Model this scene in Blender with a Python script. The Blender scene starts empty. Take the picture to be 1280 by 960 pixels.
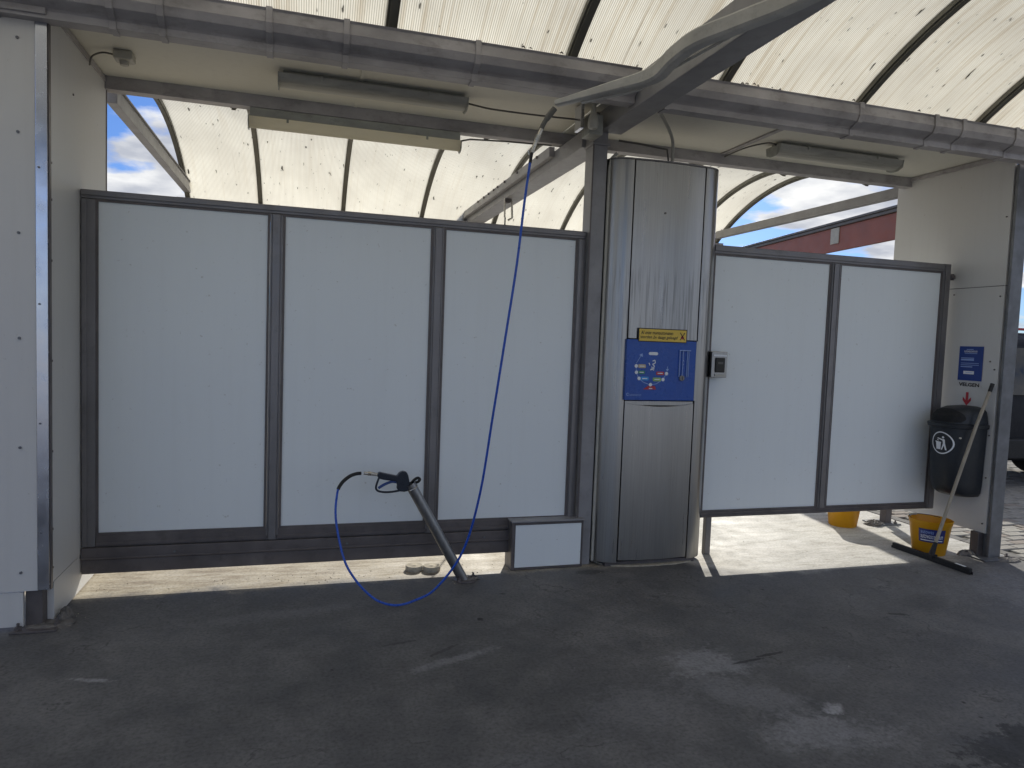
import bpy, bmesh, math, random
from mathutils import Vector, Matrix
random.seed(7)
SC = bpy.context.scene
COL = SC.collection
PI = math.pi

# ---------------------------------------------------------------- camera
yaw, pitch, roll = math.radians(16.5646), math.radians(-3.5909), math.radians(2.126)
CAM = Vector((1.2193, -4.5091, 1.55))
Fv = Vector((math.sin(yaw)*math.cos(pitch), math.cos(yaw)*math.cos(pitch), math.sin(pitch)))
R0 = Fv.cross(Vector((0, 0, 1))).normalized(); U0 = R0.cross(Fv)
Rv = R0*math.cos(roll) + U0*math.sin(roll); Uv = U0*math.cos(roll) - R0*math.sin(roll)
cd = bpy.data.cameras.new('camera'); cam = bpy.data.objects.new('camera', cd); COL.objects.link(cam)
cam.matrix_world = Matrix(((Rv.x, Uv.x, -Fv.x, CAM.x), (Rv.y, Uv.y, -Fv.y, CAM.y), (Rv.z, Uv.z, -Fv.z, CAM.z), (0, 0, 0, 1)))
cd.sensor_fit = 'HORIZONTAL'; cd.sensor_width = 36; cd.lens = 36*876.4525/1280
cd.clip_start = .05; cd.clip_end = 2000
SC.camera = cam

# ---------------------------------------------------------------- light
SUN_EL = math.radians(28); sun_dir = Vector((.41, .912, 0)).normalized()*math.cos(SUN_EL) + Vector((0, 0, math.sin(SUN_EL)))
sl = bpy.data.lights.new('sun', 'SUN'); sl.energy = 3.9; sl.angle = math.radians(.5); sl.color = (1, .94, .82)
so = bpy.data.objects.new('sun', sl); COL.objects.link(so)
so.rotation_euler = sun_dir.to_track_quat('Z', 'Y').to_euler(); so.location = (4, 12, 10)

w = bpy.data.worlds.new('World'); SC.world = w; w.use_nodes = True
nt = w.node_tree; N = nt.nodes; L = nt.links; N.clear()
out = N.new('ShaderNodeOutputWorld'); bg = N.new('ShaderNodeBackground'); sky = N.new('ShaderNodeTexSky')
sky.sky_type = 'NISHITA'; sky.sun_disc = False; sky.sun_elevation = SUN_EL
sky.sun_rotation = math.atan2(sun_dir.x, sun_dir.y); sky.dust_density = .4; sky.air_density = 1.0; sky.ozone_density = 2.0
bg.inputs['Strength'].default_value = .12
tc = N.new('ShaderNodeTexCoord'); sep = N.new('ShaderNodeSeparateXYZ'); L.new(tc.outputs['Generated'], sep.inputs[0])
ad = N.new('ShaderNodeMath'); ad.operation = 'ADD'; ad.inputs[1].default_value = .18; L.new(sep.outputs['Z'], ad.inputs[0])
mx = N.new('ShaderNodeMath'); mx.operation = 'MAXIMUM'; mx.inputs[1].default_value = .05; L.new(ad.outputs[0], mx.inputs[0])
dv = N.new('ShaderNodeVectorMath'); dv.operation = 'DIVIDE'; cmb = N.new('ShaderNodeCombineXYZ')
for i in range(3): L.new(mx.outputs[0], cmb.inputs[i])
L.new(tc.outputs['Generated'], dv.inputs[0]); L.new(cmb.outputs[0], dv.inputs[1])
cof = N.new('ShaderNodeVectorMath'); cof.operation = 'ADD'; cof.inputs[1].default_value = (1.3, .4, 2); L.new(dv.outputs[0], cof.inputs[0])
nz = N.new('ShaderNodeTexNoise'); nz.inputs['Scale'].default_value = 1.9; nz.inputs['Detail'].default_value = 14; nz.inputs['Roughness'].default_value = .52
L.new(cof.outputs[0], nz.inputs['Vector'])
rp = N.new('ShaderNodeValToRGB'); rp.color_ramp.elements[0].position = .475; rp.color_ramp.elements[1].position = .545
L.new(nz.outputs['Fac'], rp.inputs[0])
nz2 = N.new('ShaderNodeTexNoise'); nz2.inputs['Scale'].default_value = 4; nz2.inputs['Detail'].default_value = 8
L.new(cof.outputs[0], nz2.inputs['Vector'])
cr = N.new('ShaderNodeValToRGB'); cr.color_ramp.elements[0].position = .35; cr.color_ramp.elements[1].position = .65
cr.color_ramp.elements[0].color = (3.4, 3.6, 4.1, 1); cr.color_ramp.elements[1].color = (7.2, 7.2, 7.1, 1)
L.new(nz2.outputs['Fac'], cr.inputs[0])
mixc = N.new('ShaderNodeMixRGB'); L.new(rp.outputs[0], mixc.inputs[0]); tint = N.new('ShaderNodeMixRGB'); tint.blend_type = 'MULTIPLY'; tint.inputs[0].default_value = 1; tint.inputs[2].default_value = (.30, .44, .74, 1); L.new(sky.outputs[0], tint.inputs[1]); L.new(tint.outputs[0], mixc.inputs[1]); L.new(cr.outputs[0], mixc.inputs[2])
L.new(mixc.outputs[0], bg.inputs['Color']); L.new(bg.outputs[0], out.inputs[0])

SC.view_settings.view_transform = 'Standard'; SC.view_settings.look = 'None'
SC.view_settings.exposure = 0.35; SC.view_settings.gamma = 1
SC.render.engine = 'CYCLES'
SC.cycles.max_bounces = 10; SC.cycles.diffuse_bounces = 6; SC.cycles.transmission_bounces = 8
SC.cycles.caustics_reflective = False; SC.cycles.caustics_refractive = False
SC.cycles.sample_clamp_indirect = 6

# ---------------------------------------------------------------- materials
def new_mat(name):
    m = bpy.data.materials.new(name); m.use_nodes = True
    return m, m.node_tree.nodes, m.node_tree.links, m.node_tree.nodes['Principled BSDF']
def coords(N, L, scale=(1, 1, 1), kind='Object'):
    t = N.new('ShaderNodeTexCoord'); mp = N.new('ShaderNodeMapping'); mp.inputs['Scale'].default_value = scale
    L.new(t.outputs[kind], mp.inputs[0]); return mp.outputs[0]
def noise(N, L, vec, scale, detail=6, rough=.55, dist=0):
    n = N.new('ShaderNodeTexNoise'); n.inputs['Scale'].default_value = scale; n.inputs['Detail'].default_value = detail
    n.inputs['Roughness'].default_value = rough; n.inputs['Distortion'].default_value = dist
    L.new(vec, n.inputs['Vector']); return n.outputs['Fac']
def ramp(N, L, fac, stops):
    r = N.new('ShaderNodeValToRGB'); e = r.color_ramp.elements
    while len(e) < len(stops): e.new(.5)
    for el, (p, c) in zip(e, stops):
        el.position = p; el.color = (*c, 1) if len(c) == 3 else c
    L.new(fac, r.inputs[0]); return r.outputs[0]
def mix(N, L, fac, a, b, mode='MIX'):
    m = N.new('ShaderNodeMixRGB'); m.blend_type = mode
    for i, v in ((0, fac), (1, a), (2, b)):
        if hasattr(v, 'links'): L.new(v, m.inputs[i])
        elif i == 0: m.inputs[0].default_value = v
        else: m.inputs[i].default_value = (*v, 1)
    return m.outputs[0]
def bump(N, L, h, bsdf, strength=.2, dist=.01):
    b = N.new('ShaderNodeBump'); b.inputs['Strength'].default_value = strength; b.inputs['Distance'].default_value = dist
    L.new(h, b.inputs['Height']); L.new(b.outputs[0], bsdf.inputs['Normal'])
G = lambda v: (v, v, v)
def mathf(N, L, op, a, b):
    m = N.new('ShaderNodeMath'); m.operation = op
    for i, v in enumerate((a, b)):
        if hasattr(v, 'links'): L.new(v, m.inputs[i])
        else: m.inputs[i].default_value = v
    return m.outputs[0]

def surf(name, col, rough=.5, metal=0, var=.15, scale=6, grime=0, grime_col=(.08, .07, .05), bmp=.08, stretch=(1, 1, 1), spec=.5):
    """base colour with a mottled variation, a little grime and uneven gloss"""
    m, N, L, B = new_mat(name); v = coords(N, L, stretch)
    n1 = noise(N, L, v, scale, 8, .6)
    lo = tuple(c*(1-var) for c in col); hi = tuple(min(1, c*(1+var)) for c in col)
    c = ramp(N, L, n1, [(.3, lo), (.7, hi)])
    if grime:
        n2 = noise(N, L, v, scale*2.3, 10, .7)
        g = ramp(N, L, n2, [(.52, G(0)), (.78, G(grime))])
        c = mix(N, L, g, c, grime_col)
    L.new(c, B.inputs['Base Color'])
    n3 = noise(N, L, v, scale*4, 4)
    r = ramp(N, L, n3, [(.3, G(max(.02, rough-.08))), (.7, G(min(1, rough+.1)))]); L.new(r, B.inputs['Roughness'])
    B.inputs['Metallic'].default_value = metal; B.inputs['Specular IOR Level'].default_value = spec
    if bmp: bump(N, L, noise(N, L, v, scale*12, 5), B, bmp, .003)
    return m

M = {}
# white laminate panels: vertical wash-down streaks and faint dirt near random spots
def panel_mat(name, col, rough, streak=.25):
    m, N, L, B = new_mat(name)
    v = coords(N, L, (1, 1, 1)); vs = coords(N, L, (14, 14, .7))
    big = noise(N, L, v, .9, 4); st = noise(N, L, vs, 1.6, 6, .6)
    c = ramp(N, L, big, [(.2, tuple(x*.96 for x in col)), (.8, col)])
    g = ramp(N, L, st, [(.5, G(0)), (.85, G(streak))]); c = mix(N, L, g, c, (.40, .38, .33))
    sp = noise(N, L, v, 42, 3, .5); s = ramp(N, L, sp, [(.70, G(0)), (.76, G(.35))]); c = mix(N, L, s, c, (.3, .27, .22))
    L.new(c, B.inputs['Base Color'])
    B.inputs['Roughness'].default_value = rough + .03
    bump(N, L, noise(N, L, v, 2.2, 2), B, .05, .02)
    return m
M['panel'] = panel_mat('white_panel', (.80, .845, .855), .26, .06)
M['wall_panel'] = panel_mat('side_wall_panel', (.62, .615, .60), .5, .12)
M['soffit'] = panel_mat('soffit_panel', (.66, .65, .58), .55, .2)
M['alu'] = surf('dull_aluminium', (.215, .205, .205), .42, .55, .12, 3, .35, (.05, .045, .04), .05, (1, 1, 1))
M['alu_light'] = surf('bright_aluminium_trim', (.60, .62, .68), .22, 1, .03, 2, 0, bmp=0)
M['alu_dark'] = surf('weathered_rail', (.13, .115, .112), .5, .25, .25, 5, .5, (.04, .035, .03), .15)
M['steel'] = surf('galvanised_steel', (.18, .187, .20), .5, .5, .2, 14, .3, (.09, .08, .07), .08)
M['gutter'] = surf('zinc_gutter', (.36, .345, .35), .55, .15, .3, 5, .75, (.15, .14, .125), .12, (.6, 1, 1))
M['rib'] = surf('roof_rib', (.15, .145, .12), .55, .3, .2, 4, .4, (.04, .04, .03))
M['paint_grey'] = surf('grey_paint', (.27, .265, .27), .45, .1, .15, 6, .4, (.12, .11, .10), .06)
M['boom'] = surf('boom_paint', (.42, .41, .38), .4, .15, .15, 8, .5, (.12, .11, .09), .06)
M['black'] = surf('black_rubber', (.009, .009, .010), .6, 0, .2, 20)
M['bin'] = surf('bin_plastic', (.014, .018, .024), .45, 0, .15, 12, .3, (.06, .06, .055), .1)
M['hole_shade'] = surf('bin_opening_shade', (.006, .006, .007), .8, 0, .1, 10)
M['gun'] = surf('gun_plastic', (.012, .018, .03), .35, 0, .2, 30)
M['lever'] = surf('gun_lever', (.02, .06, .22), .35, 0, .1, 30)
M['hose'] = surf('blue_hose', (.016, .085, .47), .3, 0, .12, 20, .2, (.02, .03, .1))
M['cable'] = surf('grey_cable', (.10, .095, .085), .5, 0, .1, 20)
M['cable_light'] = surf('pale_cable', (.42, .41, .36), .5, 0, .1, 20)
M['brass'] = surf('hose_fitting', (.55, .52, .46), .3, .9, .15, 30)
M['blue'] = surf('panel_blue', (.012, .075, .36), .28, 0, .06, 4)
M['poster'] = surf('poster_blue', (.012, .045, .24), .4, 0, .08, 5)
M['white'] = surf('print_white', (.78, .80, .82), .45, 0, .03, 5)
M['paleblue'] = surf('print_pale_blue', (.30, .42, .72), .45, 0, .03, 5)
M['yellow'] = surf('sticker_yellow', (.72, .50, .07), .4, 0, .08, 10)
M['ink'] = surf('print_black', (.02, .018, .015), .5, 0, .1, 10)
M['red'] = surf('print_red', (.45, .03, .045), .45, 0, .1, 10)
M['green'] = surf('print_green', (.03, .22, .10), .45, 0, .1, 10)
M['lime'] = surf('print_lime', (.28, .45, .12), .45, 0, .1, 10)
M['beige'] = surf('print_beige', (.50, .40, .26), .45, 0, .1, 10)
M['cyan'] = surf('print_cyan', (.03, .28, .70), .45, 0, .1, 10)
M['bucket'] = surf('bucket_yellow', (.74, .40, .012), .38, 0, .08, 6, .25, (.25, .15, .03), .06)
M['label'] = surf('label_navy', (.02, .028, .16), .35, 0, .1, 6)
M['wood'] = surf('broom_handle', (.34, .30, .235), .5, 0, .2, 3, .4, (.10, .09, .07), .05, (12, 12, 1))
M['tube'] = surf('holder_tube', (.30, .30, .30), .36, .85, .2, 5, .4, (.10, .10, .10), .05, (3, 3, 1))
M['mortar'] = surf('crumbled_mortar', (.16, .15, .14), .9, 0, .35, 25, .5, (.05, .05, .05), .6)
M['puck'] = surf('concrete_disc', (.42, .38, .30), .9, 0, .25, 30, .3, (.12, .10, .08), .4)
M['fix'] = surf('lamp_housing', (.36, .37, .34), .5, .1, .2, 7, .6, (.12, .12, .10), .06, (.5, 3, 1))
M['dif'] = surf('lamp_diffuser', (.86, .83, .72), .45, 0, .12, 5, .45, (.22, .21, .16), .05, (.5, 3, 1))
M['dif_dirty'] = surf('dirty_diffuser', (.36, .36, .33), .5, 0, .3, 6, .6, (.14, .14, .12), .05, (.4, 4, 1))
M['redsteel'] = surf('red_fascia', (.27, .085, .062), .5, 0, .15, 3, .3, (.15, .06, .05), .05)
M['cap'] = surf('fascia_cap', (.12, .115, .115), .5, .3, .15, 4)
M['van'] = surf('dark_blue_paint', (.003, .004, .009), .45, 0, .1, 4, spec=.25)
M['glass_dark'] = surf('dark_glass', (.008, .010, .014), .06, 0, .1, 3, bmp=0)
M['tyre'] = surf('tyre_rubber', (.015, .015, .016), .8, 0, .15, 30)
M['rimm'] = surf('wheel_rim', (.4, .4, .42), .35, .8, .1, 8)
M['lamp_red'] = surf('tail_lamp', (.38, .01, .012), .15, 0, .1, 8, bmp=0)
M['kerb'] = surf('kerb_stone', (.14, .135, .13), .9, 0, .3, 12, .5, (.05, .05, .045), .4)

def add_translucency(name, col, f):
    m = M[name]; N = m.node_tree.nodes; L = m.node_tree.links; o = [n for n in N if n.type == 'OUTPUT_MATERIAL'][0]
    t = N.new('ShaderNodeBsdfTranslucent'); t.inputs[0].default_value = (*col, 1); ms = N.new('ShaderNodeMixShader'); ms.inputs[0].default_value = f
    L.new(N['Principled BSDF'].outputs[0], ms.inputs[1]); L.new(t.outputs[0], ms.inputs[2]); L.new(ms.outputs[0], o.inputs[0])
add_translucency('bucket', (.85, .42, .02), .3); add_translucency('dif', (.95, .92, .82), .75)
# brushed stainless steel: vertical grain, smears
m, N, L, B = new_mat('brushed_stainless')
v = coords(N, L, (1, 1, 1)); vs = coords(N, L, (90, 90, .9)); vr = coords(N, L, (16, 16, .55))
gr = noise(N, L, vs, 2.2, 4, .6); run = noise(N, L, vr, 2.4, 5, .6)
c = ramp(N, L, gr, [(.3, (.335, .33, .32)), (.7, (.41, .405, .395))])
c = mix(N, L, ramp(N, L, run, [(.5, G(0)), (.8, G(.10))]), c, (.36, .34, .31))
# dried drips over the coin panel, and a handled zone round it
zs = N.new('ShaderNodeSeparateXYZ'); L.new(v, zs.inputs[0])
dn = noise(N, L, coords(N, L, (42, 42, 1.1)), 1.6, 5, .6)
zz = N.new('ShaderNodeMath'); zz.operation = 'MULTIPLY_ADD'; zz.inputs[1].default_value = .9; L.new(dn, zz.inputs[0]); L.new(zs.outputs['Z'], zz.inputs[2])
dm = mix(N, L, 1.0, ramp(N, L, dn, [(.48, G(0)), (.62, G(.65))]), ramp(N, L, mathf(N, L, 'DIVIDE', zz.outputs[0], 4.0), [(.50, G(.0)), (.54, G(1)), (.63, G(1)), (.66, G(0))]), 'MULTIPLY')
c = mix(N, L, dm, c, (.17, .165, .16))
L.new(c, B.inputs['Base Color']); B.inputs['Metallic'].default_value = 1
L.new(ramp(N, L, run, [(.3, G(.27)), (.75, G(.32))]), B.inputs['Roughness'])
B.inputs['Anisotropic'].default_value = .6; B.inputs['Anisotropic Rotation'].default_value = .25
bump(N, L, gr, B, .02, .001)
M['stainless'] = m

# twin wall polycarbonate: translucent sheet, flutes along the arch, stain runs and specks
def poly_mat(name, dirt, dif=.2):
    m = bpy.data.materials.new(name); m.use_nodes = True; N = m.node_tree.nodes; L = m.node_tree.links; N.clear()
    o = N.new('ShaderNodeOutputMaterial')
    uv = N.new('ShaderNodeTexCoord')
    def mp(s):
        q = N.new('ShaderNodeMapping'); q.inputs['Scale'].default_value = s; L.new(uv.outputs['UV'], q.inputs[0]); return q.outputs[0]
    wv = N.new('ShaderNodeTexWave'); wv.inputs['Scale'].default_value = 1; wv.wave_type = 'BANDS'; wv.bands_direction = 'X'
    wv.inputs['Distortion'].default_value = 0; L.new(mp((26, 0, 0)), wv.inputs['Vector'])
    flute = ramp(N, L, wv.outputs['Fac'], [(.0, (.52, .505, .45)), (.35, (.90, .885, .82)), (1, (.97, .955, .89))])
    st = noise(N, L, mp((30, .55, 1)), 1.5, 7, .65)
    c = mix(N, L, ramp(N, L, st, [(.50, G(0)), (.80, G(dirt))]), flute, (.46, .36, .22))
    bl = noise(N, L, mp((1.3, .9, 1)), 1.6, 5, .6)
    c = mix(N, L, ramp(N, L, bl, [(.38, G(.30)), (.62, G(0))]), c, (.62, .60, .55))
    st2 = noise(N, L, mp((75, .9, 1)), 1.1, 4, .6)
    c = mix(N, L, ramp(N, L, st2, [(.64, G(0)), (.74, G(.55*min(1, dirt+.3)))]), c, (.22, .16, .09))
    sp = noise(N, L, mp((26, 6, 1)), 1.2, 3, .55)
    c = mix(N, L, ramp(N, L, sp, [(.672, G(0)), (.70, G(.9))]), c, (.03, .028, .02))
    tr = N.new('ShaderNodeBsdfTranslucent'); df = N.new('ShaderNodeBsdfDiffuse'); ms = N.new('ShaderNodeMixShader'); ms.inputs[0].default_value = dif
    L.new(c, tr.inputs[0]); L.new(c, df.inputs[0]); L.new(tr.outputs[0], ms.inputs[1]); L.new(df.outputs[0], ms.inputs[2])
    gl = N.new('ShaderNodeBsdfGlossy'); gl.inputs['Roughness'].default_value = .3; gl.inputs['Color'].default_value = (.8, .8, .8, 1)
    m2 = N.new('ShaderNodeMixShader'); m2.inputs[0].default_value = .04; L.new(ms.outputs[0], m2.inputs[1]); L.new(gl.outputs[0], m2.inputs[2])
    L.new(m2.outputs[0], o.inputs[0]); return m
M['poly_front'] = poly_mat('polycarbonate_stained', .75)
M['poly_rear'] = poly_mat('polycarbonate_cleaner', .22, .08)

# concrete wash floor
m, N, L, B = new_mat('wash_floor_concrete'); v = coords(N, L)
b1 = noise(N, L, v, .55, 6, .6, .6); b2 = noise(N, L, v, 3.2, 9, .65); b3 = noise(N, L, v, 60, 4, .6)
c = ramp(N, L, b1, [(.32, (.055, .055, .056)), (.5, (.085, .085, .087)), (.70, (.165, .164, .164))])
c = mix(N, L, .55, c, ramp(N, L, b2, [(.3, (.07, .07, .072)), (.7, (.22, .215, .21))]))
# pale dried patches
def spot(cx, cy, rx, ry, rot=0):
    t = N.new('ShaderNodeTexCoord'); q = N.new('ShaderNodeMapping'); q.vector_type = 'TEXTURE'
    q.inputs['Location'].default_value = (cx, cy, 0); q.inputs['Rotation'].default_value = (0, 0, rot); q.inputs['Scale'].default_value = (rx, ry, 1)
    L.new(t.outputs['Object'], q.inputs[0])
    va = N.new('ShaderNodeVectorMath'); va.operation = 'ADD'; L.new(q.outputs[0], va.inputs[0])
    nn = N.new('ShaderNodeTexNoise'); nn.inputs['Scale'].default_value = 5.0; nn.inputs['Detail'].default_value = 6; L.new(t.outputs['Object'], nn.inputs['Vector'])
    sb = N.new('ShaderNodeVectorMath'); sb.operation = 'MULTIPLY_ADD'; sb.inputs[1].default_value = (1.4, 1.4, 0); sb.inputs[2].default_value = (-.7, -.7, 0)
    L.new(nn.outputs['Color'], sb.inputs[0]); L.new(sb.outputs[0], va.inputs[1])
    ln = N.new('ShaderNodeVectorMath'); ln.operation = 'LENGTH'; L.new(va.outputs[0], ln.inputs[0])
    f1 = N.new('ShaderNodeTexNoise'); f1.inputs['Scale'].default_value = 24; f1.inputs['Detail'].default_value = 8; f1.inputs['Roughness'].default_value = .7; L.new(t.outputs['Object'], f1.inputs['Vector'])
    return mathf(N, L, 'ADD', ln.outputs['Value'], mathf(N, L, 'MULTIPLY', mathf(N, L, 'SUBTRACT', f1.outputs['Fac'], .5), 2.2))
for a in [(3.14, -1.57, .24, .20, 0, .25, .8), (3.15, -1.9, .36, .14, -.6, .19, .7), (3.28, -2.22, .34, .16, -.2, .23, .8), (3.46, -2.08, .07, .05, .3, .34, .9), (3.7, -1.75, .22, .12, .2, .19, .5), (2.0, -2.2, .35, .12, .3, .15, .5),
          (5.9, -1.3, .5, .9, 0, .24, .5), (1.2, -.55, .6, .09, .1, .20, .4), (1.95, -1.28, .28, .04, .35, .26, .5), (2.6, -1.9, .35, .2, .3, .19, .4),
          (.35, -1.15, .12, .02, -.3, .33, .7), (5.2, -.9, .8, .25, 0, .19, .35)]:
    d = spot(*a[:5]); c = mix(N, L, ramp(N, L, d, [(.45, G(a[6])), (1.25, G(0))]), c, (a[5], a[5], a[5]*1.03))
for a in [(3.36, -1.60, .12, .012, .12, .03, .85), (3.52, -1.56, .10, .014, .12, .03, .8), (4.05, -2.5, .38, .14, .15, .045, .9), (3.6, -2.62, .12, .08, 0, .05, .8),
          (2.2, -2.6, .10, .06, 0, .05, .7), (4.65, -1.25, .08, .02, -.4, .04, .7), (1.9, -1.18, .12, .012, .6, .05, .6), (1.7, -1.05, .1, .012, .2, .05, .6), (3.1, -.2, .12, .05, 0, .06, .6)]:
    d = spot(*a[:5]); c = mix(N, L, ramp(N, L, d, [(.75, G(a[6])), (1.1, G(0))]), c, G(a[5]))
# sunlit strip painted paler into the floor colour, with brown streaks
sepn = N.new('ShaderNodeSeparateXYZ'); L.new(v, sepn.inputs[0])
b4 = noise(N, L, v, 11, 10, .72); c = mix(N, L, 1.0, c, ramp(N, L, b4, [(.30, G(.86)), (.5, G(1)), (.72, G(1.16))]), 'MULTIPLY')
ck = N.new('ShaderNodeTexVoronoi'); ck.feature = 'DISTANCE_TO_EDGE'; ck.inputs['Scale'].default_value = .55; wv_ = N.new('ShaderNodeVectorMath'); wv_.operation = 'ADD'; L.new(v, wv_.inputs[0]); wn = N.new('ShaderNodeTexNoise'); wn.inputs['Scale'].default_value = 3; wn.inputs['Detail'].default_value = 8; L.new(v, wn.inputs['Vector']); L.new(wn.outputs['Color'], wv_.inputs[1]); L.new(wv_.outputs[0], ck.inputs['Vector'])
c = mix(N, L, mix(N, L, 1.0, ramp(N, L, ck.outputs['Distance'], [(.0, G(.55)), (.006, G(0))]), ramp(N, L, b2, [(.48, G(0)), (.56, G(1))]), 'MULTIPLY'), c, G(.04))
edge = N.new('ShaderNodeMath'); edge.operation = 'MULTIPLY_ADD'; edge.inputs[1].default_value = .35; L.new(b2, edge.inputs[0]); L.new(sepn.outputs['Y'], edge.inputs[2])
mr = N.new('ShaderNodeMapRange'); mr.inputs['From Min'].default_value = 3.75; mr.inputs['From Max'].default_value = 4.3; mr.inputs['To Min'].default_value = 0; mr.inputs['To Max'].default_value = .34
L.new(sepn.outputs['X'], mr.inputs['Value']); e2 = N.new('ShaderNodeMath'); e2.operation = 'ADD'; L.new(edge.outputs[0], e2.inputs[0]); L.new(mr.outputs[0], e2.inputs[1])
ed = ramp(N, L, e2.outputs[0], [(.01, G(0)), (.15, G(.85))])  # mask of the painted sunlight, wider right of the cabinet
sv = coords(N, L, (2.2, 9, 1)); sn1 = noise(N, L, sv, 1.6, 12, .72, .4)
sun_strip = ramp(N, L, sn1, [(.34, (.20, .15, .095)), (.44, (.34, .29, .21)), (.55, (.46, .41, .32)), (.68, (.55, .51, .43))])
sun_strip_r = ramp(N, L, sn1, [(.32, (.27, .245, .205)), (.45, (.43, .42, .385)), (.6, (.54, .53, .50))])
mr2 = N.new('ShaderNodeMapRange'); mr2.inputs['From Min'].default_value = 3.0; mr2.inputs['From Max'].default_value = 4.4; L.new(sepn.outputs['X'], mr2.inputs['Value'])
sun_strip = mix(N, L, mr2.outputs[0], sun_strip, sun_strip_r)
c = mix(N, L, ed, c, sun_strip)
fine = ramp(N, L, b3, [(.25, G(.62)), (.5, G(1)), (.8, G(1.25))]); c = mix(N, L, 1.0, c, fine, 'MULTIPLY')
dk = noise(N, L, v, 9, 2, .4); c = mix(N, L, ramp(N, L, dk, [(.755, G(0)), (.775, G(.85))]), c, G(.02))
wt = noise(N, L, v, 26, 2, .4); c = mix(N, L, ramp(N, L, wt, [(.77, G(0)), (.79, G(.5))]), c, G(.35))
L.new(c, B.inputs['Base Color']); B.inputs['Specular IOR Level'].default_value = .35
L.new(ramp(N, L, b2, [(.3, G(.5)), (.7, G(.85))]), B.inputs['Roughness'])
hh = mix(N, L, .5, b2, b3); bump(N, L, hh, B, .45, .006)
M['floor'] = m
M['asphalt'] = surf('yard_concrete', (.33, .33, .33), .9, 0, .3, 2, .3, (.22, .22, .21), .3)
M['joint'] = surf('paving_joint', (.07, .065, .055), .95, 0, .4, 30, .4, (.03, .03, .02), .5)
bricks_m = [surf('paver_%s' % n, c, .85, 0, .25, 18, .4, (.10, .09, .08), .5) for n, c in (('grey', (.24, .23, .21)), ('brown', (.22, .19, .165)), ('pale', (.30, .29, .26)))]

# ---------------------------------------------------------------- mesh helpers
class MB:
    def __init__(s): s.v = []; s.f = []; s.uv = None
    def add(s, vs, fs):
        o = len(s.v); s.v += [Vector(p) for p in vs]; s.f += [tuple(i+o for i in f) for f in fs]; return s
    def box(s, x0, x1, y0, y1, z0, z1):
        return s.add([(x0, y0, z0), (x1, y0, z0), (x1, y1, z0), (x0, y1, z0), (x0, y0, z1), (x1, y0, z1), (x1, y1, z1), (x0, y1, z1)],
                     [(0, 3, 2, 1), (4, 5, 6, 7), (0, 1, 5, 4), (1, 2, 6, 5), (2, 3, 7, 6), (3, 0, 4, 7)])
    def loft(s, rings, cap=True, closed=True):
        n = len(rings[0]); o = len(s.v)
        for r in rings: s.v += [Vector(p) for p in r]
        for i in range(len(rings)-1):
            for j in range(n if closed else n-1):
                k = (j+1) % n; s.f.append((o+i*n+j, o+i*n+k, o+(i+1)*n+k, o+(i+1)*n+j))
        if cap:
            s.f.append(tuple(o+j for j in range(n-1, -1, -1))); s.f.append(tuple(o+(len(rings)-1)*n+j for j in range(n)))
        return s
    def tube(s, pts, r, n=10, cap=True):
        pts = [Vector(p) for p in pts]; rings = []; up = None
        for i, p in enumerate(pts):
            t = (pts[min(i+1, len(pts)-1)] - pts[max(i-1, 0)]).normalized()
            if up is None: up = t.orthogonal().normalized()
            up = (up - t*up.dot(t)).normalized(); sd = t.cross(up)
            rr = r[i] if isinstance(r, (list, tuple)) else r
            rings.append([p + (up*math.cos(2*PI*k/n) + sd*math.sin(2*PI*k/n))*rr for k in range(n)])
        return s.loft(rings, cap)
    def bar(s, a, b, wd, ht, up=(0, 0, 1)):
        a = Vector(a); b = Vector(b); t = (b-a).normalized(); sd = t.cross(Vector(up)).normalized(); u = sd.cross(t)
        rings = [[p + sd*wd/2*i + u*ht/2*j for i, j in ((-1, -1), (1, -1), (1, 1), (-1, 1))] for p in (a, b)]
        return s.loft(rings)
    def prism(s, prof, axis, a, b):
        """closed profile of 2-D points extruded along axis from a to b"""
        def P(u, v, t): return {'x': (t, u, v), 'y': (u, t, v), 'z': (u, v, t)}[axis]
        return s.loft([[P(u, v, a) for u, v in prof], [P(u, v, b) for u, v in prof]])
    def disc(s, c, r, axis, t, n=16):
        c = Vector(c); d = {'x': Vector((1, 0, 0)), 'y': Vector((0, 1, 0)), 'z': Vector((0, 0, 1))}[axis]
        return s.tube([c - d*t/2, c + d*t/2], r, n)
    def lathe(s, c, prof, n=32, cap=False):
        c = Vector(c)
        return s.loft([[c + Vector((math.cos(2*PI*k/n)*r, math.sin(2*PI*k/n)*r, z)) for k in range(n)] for r, z in prof], cap)
    def xform(s, mtx): s.v = [mtx @ p for p in s.v]; return s
def root_of(p):
    while p.parent: p = p.parent
    return p
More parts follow.
